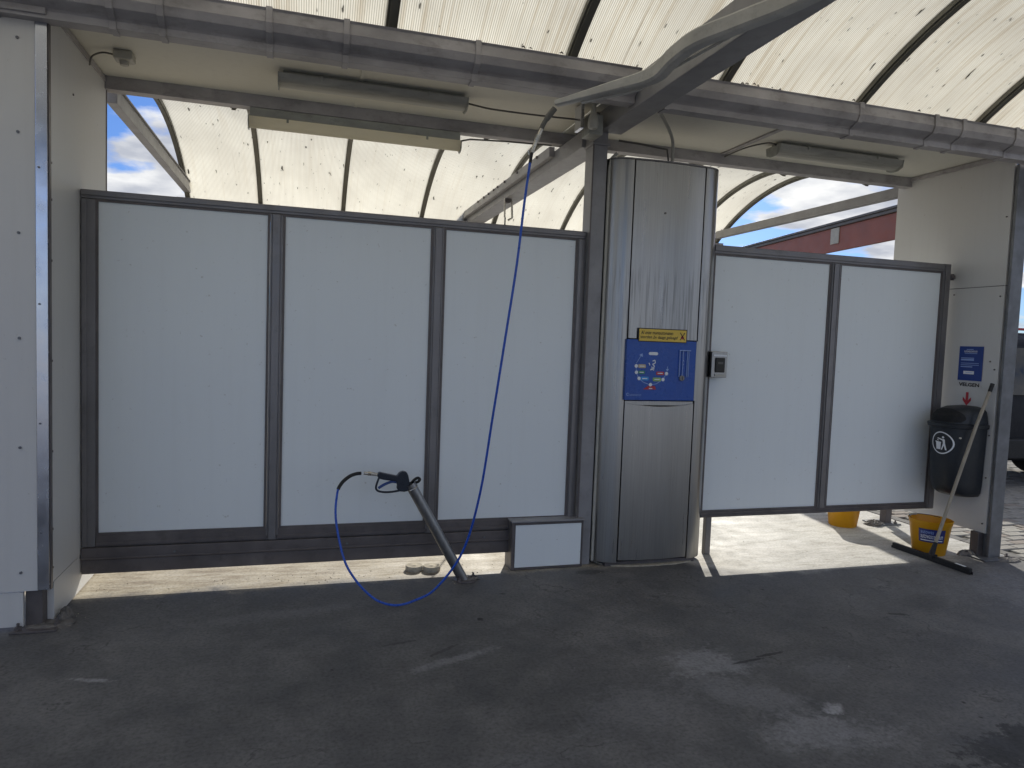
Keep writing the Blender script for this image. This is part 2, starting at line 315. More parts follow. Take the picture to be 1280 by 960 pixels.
def obj(name, mb, mat, parent=None, bev=0, smooth=False, label=None, solid=0, origin=None):
    me = bpy.data.meshes.new(name); off = root_of(parent).location if parent else Vector((0, 0, 0))
    if parent is None and mb.v:
        lo = [min(p[i] for p in mb.v) for i in range(3)]; hi = [max(p[i] for p in mb.v) for i in range(3)]
        off = Vector(origin) if origin else Vector(((lo[0]+hi[0])/2, (lo[1]+hi[1])/2, lo[2]))
    me.from_pydata([tuple(p - off) for p in mb.v], [], mb.f)
    bm = bmesh.new(); bm.from_mesh(me); bmesh.ops.recalc_face_normals(bm, faces=bm.faces); bm.to_mesh(me); bm.free()
    me.materials.append(M[mat] if isinstance(mat, str) else mat)
    if smooth:
        for p in me.polygons: p.use_smooth = True
        me.set_sharp_from_angle(angle=math.radians(40))
    o = bpy.data.objects.new(name, me); COL.objects.link(o)
    if parent: o.parent = parent
    else: o.location = off
    if solid:
        s = o.modifiers.new('thickness', 'SOLIDIFY'); s.thickness = solid
    if bev:
        b = o.modifiers.new('bevel', 'BEVEL'); b.width = bev; b.segments = 2; b.limit_method = 'ANGLE'; b.angle_limit = math.radians(35)
    if label: o['label'] = label
    return o
def thing(name, label, cat, loc, group=None):
    o = bpy.data.objects.new(name, None); COL.objects.link(o); o.location = loc; o.empty_display_size = .1
    o['label'] = label; o['category'] = cat
    if group: o['group'] = group
    return o
def tag(o, label, cat, group=None):
    o['label'] = label; o['category'] = cat
    if group: o['group'] = group
    return o
def struct(o): o['kind'] = 'structure'; return o
FACE_Y = Matrix(((1, 0, 0), (0, 0, -1), (0, 1, 0)))        # text read from -y
FACE_X = Matrix(((0, 0, -1), (-1, 0, 0), (0, 1, 0)))       # text read from -x
def text(name, s, width, height, origin, frame, mat, parent, shear=0, off=0):
    """flat lettering as mesh; origin is the lower left corner of the line"""
    cu = bpy.data.curves.new('t', 'FONT'); cu.body = s; cu.size = 1; cu.offset = off; cu.shear = shear; cu.resolution_u = 3; cu.extrude = .0
    to = bpy.data.objects.new('t', cu); COL.objects.link(to); bpy.context.view_layer.update()
    me = bpy.data.meshes.new_from_object(to.evaluated_get(bpy.context.evaluated_depsgraph_get())); bpy.data.objects.remove(to)
    xs = [v.co.x for v in me.vertices]; ys = [v.co.y for v in me.vertices]; x0, x1, y0, y1 = min(xs), max(xs), min(ys), max(ys)
    mb = MB(); mb.v = [Vector(origin) + frame @ Vector(((v.co.x-x0)/(x1-x0)*width, (v.co.y-y0)/(y1-y0)*height, 0)) for v in me.vertices]
    mb.f = [tuple(p.vertices) for p in me.polygons]; return obj(name, mb, mat, parent)
def screw(parent, pts, axis, r=.007, name='screw', mat='steel'):
    base = None
    for p in pts:
        if base is None:
            mb = MB(); mb.disc(p, r, axis, .006, 8); base = obj(name, mb, mat, parent); p0 = Vector(p)
        else:
            c = base.copy(); COL.objects.link(c); c.parent = parent; c.location = Vector(p) - p0

# ================================================================ SETTING: ground
g = MB(); g.add([(-400, -400, -.06), (400, -400, -.06), (400, 400, -.06), (-400, 400, -.06)], [(0, 1, 2, 3)])
struct(obj('ground', g, 'asphalt'))
g = MB(); nx, ny = 2, 2; g.box(-9, 6.55, -4.9, 9, -.3, 0)
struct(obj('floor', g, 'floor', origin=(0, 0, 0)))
g = MB(); g.box(6.66, 30, -5, 16, -.3, -.022)
pave = struct(obj('pavement', g, 'joint')); poff = pave.location.copy()
kr = MB()
k0 = None
for i in range(22):
    y = -3.0 + i*.5
    mb = MB(); mb.box(6.556, 6.655, y+.004, y+.494, -.25, .004 + random.uniform(-.004, .006)); kk = obj('kerb_stone', mb, 'kerb', pave, bev=.006)
    # children of a top level mesh sit relative to its origin
cells = []
for j in range(-14, 90):
    for i in range(24):
        x = 6.67 + (j % 2)*.105 + i*.21; y = -.9 + j*.105*1.0
        cells.append((x, y))
# the paving bricks: nearest ones singly, the rest joined
cells = [c for c in cells if c[1] < 5.6]
cells.sort(key=lambda c: (Vector((c[0], c[1], 0)) - Vector((6.8, .2, 0))).length + max(0, -c[1]-.6)*3)
def brick_mb(x, y, z, rz):
    w_, d_ = .203, .098; mb = MB(); t = .007
    r = [[(-w_/2, -d_/2), (w_/2, -d_/2), (w_/2, d_/2), (-w_/2, d_/2)], [(-w_/2+t, -d_/2+t), (w_/2-t, -d_/2+t), (w_/2-t, d_/2-t), (-w_/2+t, d_/2-t)]]
    cs, sn = math.cos(rz), math.sin(rz); q = lambda a, h: (x + a[0]*cs - a[1]*sn, y + a[0]*sn + a[1]*cs, h)
    mb.loft([[q(a, z-.05) for a in r[0]], [q(a, z-.006) for a in r[0]], [q(a, z) for a in r[1]]]); return mb
protos = [obj('brick', brick_mb(cells[i][0]+.1, cells[i][1]+.05, -.004, 0), bricks_m[i], pave) for i in range(3)]
for i in range(3, 290):
    x, y = cells[i]; pr = i % 3 if random.random() < .7 else 0; c = protos[pr].copy(); COL.objects.link(c); c.parent = pave
    dx = x - cells[pr][0]; dy = y - cells[pr][1]
    c.location = (dx + random.uniform(-.002, .002), dy + random.uniform(-.002, .002), random.uniform(-.006, .005))
rest = MB()
for x, y in cells[290:]:
    b_ = brick_mb(x+.1, y+.05, -.004+random.uniform(-.005, .005), random.uniform(-.01, .01)); rest.add(b_.v, b_.f)
ro = obj('brick', rest, bricks_m[0], pave); ro['kind'] = 'stuff'

# ================================================================ partition wall, left (three panels)
H, T = 2.305, .06
def frame_profile(parent, name, a, b, axis, w0, mat='alu'):
    """aluminium bar with a proud outer lip and a recessed glazing bead"""
    pass
part = thing('partition_wall', 'three large white wall panels in grey aluminium frame left of the steel cabinet', 'partition', (1.5, 0, 0))
px = [(.08, 1.005), (1.087, 1.995), (2.074, 2.99)]
def bead(x0, x1, z0, z1, y=-.006, wd=.014):
    mb = MB(); mb.box(x0, x0+wd, y, y+.01, z0, z1); mb.box(x1-wd, x1, y, y+.01, z0, z1)
    mb.box(x0+wd, x1-wd, y+.001, y+.01, z1-wd, z1); mb.box(x0+wd, x1-wd, y+.001, y+.01, z0, z0+wd); return mb
for a, b in px:
    mb = MB(); mb.box(a, b, .012, .040, .333, 2.253); obj('panel', mb, 'panel', part)
    obj('glazing_bead', bead(a-.004, b+.004, .329, 2.257, .004), 'alu_dark', part)
def upright(x0, x1, z0, z1, parent, mid=True):
    mb = MB(); mb.box(x0, x1, 0, T, z0, z1)
    if mid:
        c = (x0+x1)/2; mb.box(c-.022, c+.022, -.010, -.001, z0+.002, z1-.002)
        mb.box(x0+.003, x0+.011, -.006, -.001, z0+.002, z1-.002); mb.box(x1-.011, x1-.003, -.006, -.001, z0+.002, z1-.002)
    else:
        mb.box(x0+.004, x0+.03, -.008, -.001, z0+.002, z1-.002)
    return obj('upright', mb, 'alu', parent, bev=.002)
upright(0.004, .076, .262, 2.253, part, False)
upright(1.010, 1.082, .262, 2.253, part); upright(2.000, 2.069, .262, 2.253, part); upright(2.994, 3.050, .262, 2.253, part, False)
mb = MB(); mb.box(.004, 3.050, 0, T, 2.257, H); mb.box(.004, 3.05, -.009, -.001, 2.272, H-.004); obj('top_rail', mb, 'alu', part, bev=.002)
mb = MB(); mb.box(.079, 3.0, .001, T, .262, .329); mb.box(.079, 2.985, -.006, 0, .270, .292); obj('bottom_rail', mb, 'alu_dark', part, bev=.002)
mb = MB(); mb.box(.0045, 3.05, -.012, T+.01, .188, .258); mb.box(.0045, 3.05, -.02, -.013, .192, .205); obj('sill_beam', mb, 'alu_dark', part, bev=.003)
mb = MB(); mb.box(.0045, 3.05, -.004, T+.004, .104, .185); obj('sill_beam', mb, 'alu_dark', part, bev=.003)
screw(part, [(.5, -.022, .222), (1.5, -.022, .222), (2.4, -.022, .222)], 'y')

# partition wall right (two panels)
part2 = thing('partition_wall', 'two tall white wall panels on legs between the steel cabinet and the right wall', 'partition', (5.1, 0, 0))
for a, b in [(4.06, 5.080), (5.168, 6.166)]:
    mb = MB(); mb.box(a, b, .012, .040, .330, 2.228); obj('panel', mb, 'panel', part2)
    obj('glazing_bead', bead(a-.004, b+.004, .326, 2.232, .004), 'alu_dark', part2)
upright(5.085, 5.163, .326, 2.230, part2); upright(6.171, 6.244, .284, 2.295, part2, True); upright(3.985, 4.055, .284, 2.295, part2, False)
mb = MB(); mb.box(4.056, 6.170, 0, T, 2.233, 2.293); mb.box(4.056, 6.170, -.008, -.001, 2.25, 2.288); obj('top_rail', mb, 'alu', part2, bev=.002)
mb = MB(); mb.box(4.056, 6.170, 0, T, .286, .325); mb.box(4.056, 6.170, -.007, -.001, .289, .302); obj('bottom_rail', mb, 'alu_dark', part2, bev=.002)
mb = MB(); mb.box(4.120, 4.165, .02, .065, 0, .284); obj('leg', mb, 'alu', part2, bev=.003)
for z in (2.17, .52):
    mb = MB(); mb.box(6.245, 6.298, .012, .04, z, z+.05); mb.box(6.245, 6.285, -.01, .011, z+.012, z+.038); obj('bracket', mb, 'alu_dark', part2, bev=.002)

# ================================================================ side walls
lw = thing('side_wall', 'white left side wall panel running back to the left frame edge', 'side wall', (0, 0, 0))
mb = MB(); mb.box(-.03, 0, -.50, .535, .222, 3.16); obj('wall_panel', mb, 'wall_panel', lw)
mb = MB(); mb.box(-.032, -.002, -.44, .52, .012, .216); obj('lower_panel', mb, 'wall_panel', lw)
mb = MB(); mb.box(-.034, .004, .5355, .548, .0, 3.16); obj('edge_trim', mb, 'alu_dark', lw)
mb = MB(); mb.box(-.012, .008, -.50, .5, 3.055, 3.088); obj('ceiling_trim', mb, 'gutter', lw)
screw(lw, [(.002, -.47, z) for z in (2.34, 2.16, 1.86, 1.36, .9, .5, .3)] + [(.002, -.12, 2.78)], 'x', .006, mat='alu_dark')
mb = MB(); mb.box(-.11, -.035, -.50, -.43, 0, 3.0); obj('steel_post', mb, 'alu_dark', lw, bev=.003)
fp = thing('front_cladding', 'pale screwed cladding sheet facing the camera at the left edge', 'cladding', (-1, -.53, 0))
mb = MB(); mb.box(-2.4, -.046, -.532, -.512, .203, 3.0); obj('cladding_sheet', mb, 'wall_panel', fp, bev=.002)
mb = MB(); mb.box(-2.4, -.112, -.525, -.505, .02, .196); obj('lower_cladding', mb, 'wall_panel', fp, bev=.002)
mb = MB(); mb.box(-.0455, .006, -.537, -.502, .205, 3.0); obj('corner_trim', mb, 'alu_light', fp, bev=.003)
mb = MB(); mb.box(.0065, .012, -.528, -.502, .205, 3.0); obj('trim_lip', mb, 'alu_dark', fp)
screw(fp, [(-.118, -.534, z) for z in (2.90, 2.46, 1.98, 1.47, .93, .30)], 'y', .007)
screw(fp, [(-.03, -.539, z) for z in (2.30, 1.64, 1.05, .5)], 'y', .005)
mb = MB(); mb.box(-.9, .02, -.60, -.502, 3.002, 3.05); obj('head_bracket', mb, 'gutter', fp, bev=.004)
def lumps(name, parent, c, sx, sy, h, seed, mat='mortar'):
    rnd = random.Random(seed); mb = MB(); rings = []
    n = 22
    for r, z in ((1, 0), (.93, .45), (.62, .85), (.25, 1)):
        rings.append([(c[0]+math.cos(2*PI*k/n)*sx*r*(1+rnd.uniform(-.16, .16)), c[1]+math.sin(2*PI*k/n)*sy*r*(1+rnd.uniform(-.16, .16)), c[2]+h*z*(1+rnd.uniform(-.3, .2))) for k in range(n)])
    mb.loft(rings); return obj(name, mb, mat, parent)
def anchor(parent, x, y, z=0):
    mb = MB(); mb.tube([(x, y, z), (x, y, z+.016)], .017, 6); mb.tube([(x, y, z+.016), (x, y, z+.034)], .007, 8); return obj('anchor_bolt', mb, 'alu_dark', parent)
mb = MB(); mb.box(-.16, .045, -.575, -.40, .001, .011); obj('foot_plate', mb, 'alu_dark', lw, bev=.002)
lumps('mortar', lw, (-.03, -.47, 0), .13, .09, .02, 3); lumps('mortar', lw, (.035, -.40, 0), .035, .06, .055, 4)
anchor(lw, -.13, -.54, .01); anchor(lw, .03, -.50, .01)

rw = thing('side_wall', 'white right side wall with poster and rubbish bin hung on it', 'side wall', (6.3, 0, 0))
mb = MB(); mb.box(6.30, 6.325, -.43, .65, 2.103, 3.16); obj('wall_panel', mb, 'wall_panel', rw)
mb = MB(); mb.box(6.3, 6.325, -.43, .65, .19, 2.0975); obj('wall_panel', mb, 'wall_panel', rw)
mb = MB(); mb.box(6.304, 6.324, -.425, .645, 2.098, 2.1027); obj('joint_strip', mb, 'alu_dark', rw)
screw(rw, [(6.297, -.40, z) for z in (2.62, 2.02, 1.46, .95, .62, .26)], 'x', .006, mat='alu_dark')
screw(rw, [(6.297, -.36, 1.52), (6.297, .0, 2.05)], 'x', .006, mat='alu_dark')
mb = MB(); mb.box(6.326, 6.345, -.446, -.386, .0, 3.0); mb.box(6.40, 6.42, -.446, -.386, 0, 3.0); mb.box(6.345, 6.40, -.446, -.436, .0, 3.0); mb.box(6.301, 6.419, -.470, -.447, 0, 3.0)
obj('steel_post', mb, 'steel', rw, bev=.003)
mb = MB(); mb.box(6.27, 6.325, -.40, -.33, 0, .19); obj('steel_post', mb, 'alu_dark', rw, bev=.003)
mb = MB(); mb.box(6.327, 6.395, .56, .63, 0, 3.0); obj('steel_post', mb, 'alu_dark', rw, bev=.003)
mb = MB(); mb.box(6.20, 6.49, -.53, -.30, .001, .012); obj('foot_plate', mb, 'steel', rw, bev=.002)
mb = MB(); mb.box(6.20, 6.45, .5, .70, .001, .012); obj('foot_plate', mb, 'steel', rw, bev=.002)
for a in ((6.22, -.36), (6.46, -.49)): anchor(rw, a[0], a[1], .011)
anchor(rw, 6.23, .54, .011); anchor(rw, 6.4, .52, .011)
lumps('mortar', rw, (6.24, -.34, 0), .09, .05, .035, 11); lumps('mortar', rw, (6.44, -.52, 0), .11, .06, .022, 12); lumps('mortar', rw, (6.2, .56, 0), .09, .07, .04, 13)
mb = MB(); mb.box(6.275, 6.299, -.5, .5, 3.06, 3.09); obj('ceiling_trim', mb, 'gutter', rw)

# ================================================================ ceiling between the two canopies
cl = thing('ceiling', 'flat white soffit boards between the front and rear gutters', 'ceiling', (3, 0, 3.095))
for a, b in ((.0005, 1.52), (1.526, 3.02), (3.03, 4.376), (4.394, 6.2995)):
    mb = MB(); mb.box(a, b, -.50, .50, 3.095, 3.115); obj('ceiling_board', mb, 'soffit', cl)
mb = MB(); mb.box(4.366, 4.404, -.49, .49, 3.083, 3.094); obj('joint_strip', mb, 'gutter', cl)
mb = MB(); mb.box(1.512, 1.534, -.49, .49, 3.089, 3.094); obj('joint_strip', mb, 'soffit', cl)

# ================================================================ canopies
def arch(x, ya, yb, z0, h, n=28):
    wd = abs(yb-ya)/2; R_ = (wd*wd+h*h)/(2*h); yc = (ya+yb)/2; zc = z0+h-R_; a = math.asin(wd/R_); s = 1 if yb > ya else -1
    return [(Vector((x, yc+s*R_*math.sin(t), zc+R_*math.cos(t))), Vector((0, s*math.sin(t), math.cos(t)))) for t in [-a+2*a*i/n for i in range(n+1)] if not (s == 1 and math.cos(t)*R_+zc < 3.045 and t < 0)]
def sheet(x0, x1, ya, yb, z0, h, mat, parent, seed):
    A = arch(0, ya, yb, z0, h); n = len(A); vs = []; fs = []; uvs = []
    arc = 0; Ls = []
    for i, (p, nn) in enumerate(A):
        if i: arc += (p - A[i-1][0]).length
        Ls.append(arc)
    off = root_of(parent).location
    for lay in (0, .008):
        for i, (p, nn) in enumerate(A):
            q = p + nn*lay
            for x in (x0, x1): vs.append(Vector((x, q.y, q.z)) - off); uvs.append((x + seed*.37, Ls[i] + seed*1.7))
    for lay in (0, 1):
        o = lay*2*n
        for i in range(n-1): fs.append((o+2*i, o+2*i+1, o+2*i+3, o+2*i+2))
    for i in range(n-1):
        for s in (0, 1): fs.append((2*i+s, 2*i+2+s, 2*n+2*i+2+s, 2*n+2*i+s))
    fs.append((0, 1, 2*n+1, 2*n)); fs.append((2*n-2, 2*n-1, 4*n-1, 4*n-2))
    me = bpy.data.meshes.new('roof_sheet'); me.from_pydata([tuple(v) for v in vs], [], fs)
    ul = me.uv_layers.new(name='UVMap')
    for lp in me.loops: ul.data[lp.index].uv = uvs[lp.vertex_index]
    bm = bmesh.new(); bm.from_mesh(me); bmesh.ops.recalc_face_normals(bm, faces=bm.faces); bm.to_mesh(me); bm.free()
    for p in me.polygons: p.use_smooth = len(p.vertices) == 4
    me.set_sharp_from_angle(angle=math.radians(40))
    me.materials.append(M[mat]); o = bpy.data.objects.new('roof_sheet', me); COL.objects.link(o); o.parent = parent; return o
def rib(x, ya, yb, z0, h, parent, wd=.05, ht=.045, lo=.0):
    A = arch(x, ya, yb, z0, h); mb = MB()
    mb.loft([[p + Vector((sx*wd/2, 0, 0)) + nn*t for sx, t in ((-1, -ht-lo), (1, -ht-lo), (1, .014), (-1, .014))] for p, nn in A])
    q = MB(); q.loft([[p + Vector((sx*wd*.3, 0, 0)) + nn*t for sx, t in ((-1, -ht-lo-.012), (1, -ht-lo-.012), (1, -ht-lo), (-1, -ht-lo))] for p, nn in A])
    mb.add(q.v, q.f)
    return obj('roof_rib', mb, 'rib', parent)
# front canopy over the camera
fc = thing('canopy', 'stained arched polycarbonate canopy overhead in front of the partition', 'canopy', (3, -2.1, 3.1))
xs = [-2.46, -1.44, -.40, .62, 1.63, 2.655, 3.66, 4.68, 5.70, 6.72]
for x in xs: rib(x, -.58, -3.78, 3.165, .5, fc, .06, .03)
for i in range(len(xs)-1): sheet(xs[i]+.004, xs[i+1]-.004, -.58, -3.78, 3.165, .5, 'poly_front', fc, i)
# gutters of the front canopy: pressed steel, joined in lengths
def gutter(parent, x0, x1, ya, dirn, z0, zt, bulge=.07, name='gutter', mat='gutter'):
    """ya = inner face, runs towards dirn"""
    d = dirn
    prof = [(ya, z0), (ya+d*.085, z0), (ya+d*.085, z0+.035), (ya+d*.095, z0+.045), (ya+d*(.10+bulge*.75), z0+.07), (ya+d*(.10+bulge), z0+.11), (ya+d*(.10+bulge*.9), zt-.012),
            (ya+d*(.10+bulge*1.05), zt), (ya+d*(.08+bulge*.7), zt), (ya+d*(.08+bulge*.6), zt-.02), (ya+d*.02, zt-.03), (ya, zt-.02)]
    mb = MB(); mb.prism(prof, 'x', x0, x1); return obj(name, mb, mat, parent, bev=.002)
rnd = random.Random(5)
gx = [-3.0, -1.1, .52, 2.1, 3.09, 3.26, 4.66, 6.0, 6.52]
for a, b in zip(gx, gx[1:]):
    if a != 3.09: gutter(fc, a, b-.004, -.502, -1, 2.985 + rnd.uniform(-.003, .003), 3.165)
for x in [-2.2, -1.1, -.2, .30, .52, 1.02, 1.4, 2.1, 3.30, 4.66, 5.28, 5.52, 6.0]:
    z0 = 2.985; ya = -.502
    prof = [(ya-.002, z0-.006), (ya-.09, z0-.006), (ya-.09, z0+.034), (ya-.105, z0+.042), (ya-.16, z0+.064), (ya-.178, z0+.108), (ya-.175, 3.172), (ya-.02, 3.172)]
    mb = MB(); mb.prism(prof, 'x', x-.016, x+.016); obj('gutter_strap', mb, 'gutter', fc, bev=.002)
mb = MB(); mb.box(6.50, 6.60, -.70, -.50, 2.70, 3.18); obj('gutter_outlet', mb, 'gutter', fc, bev=.01)
gutter(fc, -3, 6.6, -3.86, 1, 2.985, 3.165)
for x in (3.17,):
    mb = MB(); mb.box(x-.08, x+.085, -3.95, -.047, 2.965, 3.155); obj('cross_girder', mb, 'paint_grey', fc, bev=.006)
# far posts that carry the outer gutter, behind the camera
for x in (-.2, 6.4):
    mb = MB(); mb.box(x-.05, x+.05, -4.0, -3.9, 0, 2.985); obj('canopy_post', mb, 'steel', fc, bev=.003)
# twig and leaf litter caught on the gutter lip
lit = MB()
for i in range(14):
    x = rnd.choice([rnd.uniform(3.7, 4.3), rnd.uniform(2.3, 2.7), rnd.uniform(4.4, 6.2)]); r = rnd.uniform(.004, .010)
    c = Vector((x, -.67+rnd.uniform(-.01, .02), 3.172+r*.4)); lit.tube([c+Vector((-r*1.4, 0, 0)), c+Vector((0, 0, r*.8)), c+Vector((r*1.5, .004, -.001))], [r*.3, r*.6, r*.2], 6)
lo_ = obj('leaf_litter', lit, 'mortar', fc); lo_['kind'] = 'stuff'

# rear canopy
rc = thing('canopy', 'arched polycarbonate canopy of the rear bay seen over the partition', 'canopy', (3, 2.2, 3.0))
rx = [0.0, .73, 1.61, 2.5, 3.37, 4.25, 5.13, 6.0, 6.42]
for x in rx: rib(x, .47, 3.78, 2.93, .54, rc, .045, .03)
for i in range(len(rx)-1): sheet(rx[i]+.004, rx[i+1]-.004, .47, 3.78, 2.935, .54, 'poly_rear', rc, i+20)
gutter(rc, 0, 6.46, .502, 1, 3.015, 3.16, .05, 'gutter')
gutter(rc, -.1, 6.5, 3.84, -1, 2.76, 2.925, .05, 'gutter')
mb = MB(); mb.box(-.03, .035, .66, 3.70, 2.975, 3.075); mb.box(-.045, .05, .66, 3.70, 3.0755, 3.085); obj('gable_tie', mb, 'paint_grey', rc, bev=.004)
mb = MB(); mb.box(6.33, 6.39, .66, 3.70, 2.965, 3.058); obj('gable_tie', mb, 'paint_grey', rc, bev=.004)
for x in (-1.2, 5.25):
    mb = MB(); mb.box(x-.05, x+.05, 3.72, 3.82, 0, 2.9); obj('canopy_post', mb, 'steel', rc, bev=.003)
mb = MB(); mb.box(3.03, 3.20, .102, 4.0, 2.895, 3.008); mb.box(2.985, 3.0295, .66, 4.0, 2.960, 3.035); obj('cross_girder', mb, 'paint_grey', rc, bev=.004)
for i, y in enumerate((.95, 1.5, 1.9, 2.15, 2.3, 2.5, 2.7, 2.95)):
    mb = MB(); mb.disc((2.981, y, 3.02), .012, 'x', .016, 8); obj('bolt', mb, 'alu_dark', rc)

# ================================================================ column
co = thing('steel_column', 'grey steel column between the left panels and the stainless cabinet', 'column', (3.11, .02, 0))
mb = MB(); mb.box(3.058, 3.162, -.045, .10, 0, 3.10); obj('column_shaft', mb, 'paint_grey', co, bev=.005)
mb = MB(); mb.box(3.052, 3.061, -.052, -.046, .02, 2.9); obj('edge_strip', mb, 'alu_dark', co)
mb = MB(); mb.tube([(3.178, -.05, .03), (3.178, -.05, 2.72), (3.19, -.045, 2.80), (3.23, -.04, 2.84)], .011, 8); obj('conduit', mb, 'cable_light', co, smooth=True)
mb = MB(); mb.box(3.045, 3.175, -.06, .101, 2.88, 2.8945); obj('head_plate', mb, 'paint_grey', co, bev=.004)
mb = MB(); mb.box(2.96, 3.055, -.20, -.06, 2.90, 3.03); obj('junction_box', mb, 'fix', co, bev=.006)
mb = MB(); mb.box(2.90, 2.925, -.19, -.08, 2.93, 3.085); obj('bracket', mb, 'alu_light', co, bev=.004)
mb = MB(); mb.lathe((2.95, -.28, 2.90), [(.0, 0), (.028, .008), (.036, .035), (.03, .07), (.02, .10), (.012, .19), (0, .19)], 14); obj('sensor', mb, 'cable_light', co, smooth=True)

# ================================================================ hose boom
bo = thing('hose_boom', 'grey cranked swing boom under the canopy that carries the blue hose', 'hose boom', (3.1, -2.9, 3.0))
def crv(pts, n=8):
    pts = [Vector(p) for p in pts]; P = [pts[0]*2-pts[1]] + pts + [pts[-1]*2-pts[-2]]; o = []
    for i in range(1, len(P)-2):
        for k in range(n):
            t = k/n; a, b, c, d = P[i-1], P[i], P[i+1], P[i+2]
            o.append(.5*((2*b)+(c-a)*t+(2*a-5*b+4*c-d)*t*t+(3*b-a-3*c+d)*t**3))
    return o + [pts[-1]]
bp = [(2.455, -.98, 2.80), (2.63, -1.20, 2.832), (2.779, -1.404, 2.862), (2.815, -1.56, 2.91), (2.850, -1.70, 2.935), (2.947, -1.882, 2.95), (3.05, -2.2, 2.952), (3.12, -2.9, 2.955)]
path = crv(bp, 6)
mb = MB()
rings = []
for i, p in enumerate(path):
    t = (path[min(i+1, len(path)-1)]-path[max(i-1, 0)]).normalized(); sd = t.cross(Vector((0, 0, 1))).normalized(); u = sd.cross(t)
    k = min(1, i/14); wd = .022+.010*k; ht = .014+.024*k
    rings.append([p + sd*wd*a + u*ht*b - Vector((0, 0, ht)) for a, b in ((-1, -.7), (-.7, -1), (.7, -1), (1, -.7), (1, .7), (.7, 1), (-.7, 1), (-1, .7))])
mb.loft(rings); obj('boom_arm', mb, 'boom', bo, smooth=True)
mb = MB(); mb.tube([path[3]+Vector((.015, .02, -.04)), path[10]+Vector((.02, .04, -.06)), path[18]+Vector((.03, .03, -.07)), path[30]+Vector((.02, .0, -.06))], .008, 8); obj('feed_pipe', mb, 'boom', bo, smooth=True)
mb = MB(); mb.tube([(3.12, -2.9, 2.86), (3.12, -2.9, 3.0)], [.05, .06], 16); mb.disc((3.12, -2.9, 2.995), .1, 'z', .012, 20); obj('swivel', mb, 'steel', bo, smooth=True)

hz = thing('wash_hose', 'bright blue pressure hose hanging from the boom and looping to the spray gun', 'hose', (2.0, -.6, 0))
hp = [(2.455, -1.0, 2.775), (2.395, -.99, 2.69), (2.365, -.985, 2.62), (2.34, -.975, 2.55), (2.328, -.97, 2.49), (2.31, -.95, 2.283), (2.289, -.92, 1.952), (2.253, -.88, 1.57), (2.214, -.82, 1.131), (2.172, -.75, .673), (2.101, -.68, .336), (1.965, -.63, .118),
      (1.85, -.605, .045), (1.75, -.59, .018), (1.66, -.565, .034), (1.591, -.54, .078), (1.515, -.505, .16), (1.455, -.465, .27), (1.411, -.40, .474), (1.417, -.34, .61), (1.440, -.31, .665), (1.485, -.285, .702), (1.53, -.262, .715), (1.576, -.25, .716)]
hpath = crv(hp, 8)
a0 = 8*4; a1 = 8*19+4
mb = MB(); mb.tube(hpath[a0:a1], .0068, 10); obj('hose_line', mb, 'hose', hz, smooth=True)
mb = MB(); mb.tube(hpath[a1-1:8*23-2], [.0105]*len(hpath[a1-1:8*23-2]), 10); obj('strain_relief', mb, 'black', hz, smooth=True)
mb = MB(); mb.tube(hpath[2:8*2-2], [.016]*6+[.0125]*6 if len(hpath[2:14]) == 12 else .014, 10); obj('strain_relief', mb, 'cable', hz, smooth=True)
mb = MB(); mb.tube(hpath[8*2-3:8*3+6], .0105, 10); mb.tube(hpath[8*2+1:8*2+5], .0145, 6); mb.tube(hpath[8*3+2:8*3+5], .0135, 6); obj('hose_fitting', mb, 'brass', hz, smooth=True)
mb = MB(); mb.tube(hpath[8*3+4:8*4+2], .0085, 10); obj('strain_relief', mb, 'black', hz, smooth=True)
mb = MB(); p = hpath[8*3+7]; mb.tube([p+Vector((-.012, 0, .008)), p+Vector((-.016, 0, .03)), p+Vector((-.004, 0, .034))], .004, 6); obj('hose_clip', mb, 'brass', hz)

# ================================================================ holder tube with spray gun
ht_ = thing('gun_holder', 'leaning grey steel tube bolted to the floor that holds the gun', 'gun holder', (2.218, -.2, 0))
A_ = Vector((2.225, -.20, .0)); B_ = Vector((1.856, -.25, .645)); dd = (B_-A_).normalized()
mb = MB()
Rr = .033; up = Vector((0, 1, 0)); s1 = (up - dd*up.dot(dd)).normalized(); s2 = dd.cross(s1); n = 24; rings = []
for q, r in ((A_, Rr), (B_, Rr), (B_, Rr-.004), (B_-dd*.25, Rr-.004)):
    rr = []
    for k in range(n):
        p = q + (s1*math.cos(2*PI*k/n)+s2*math.sin(2*PI*k/n))*r
        if q is A_: p = p + dd*(-(p.z-.002)/dd.z)
        rr.append(p)
    rings.append(rr)
mb.loft(rings); obj('tube', mb, 'tube', ht_, smooth=True)
mb = MB(); mb.lathe((2.235, -.2, .0), [(.0, .001), (.075, .001), (.075, .009), (0, .009)], 24); obj('base_plate', mb, 'alu_dark', ht_, bev=.002)
anchor(ht_, 2.29, -.19, .008); anchor(ht_, 2.19, -.24, .008)
lumps('mortar', ht_, (2.26, -.19, 0), .07, .05, .016, 21)
ring = [B_ - dd*.03 + (s1*math.cos(2*PI*k/20)+s2*math.sin(2*PI*k/20))*.0345 for k in range(21)]
mb = MB(); mb.tube(ring, .003, 6); obj('rim_clamp', mb, 'brass', ht_, smooth=True)

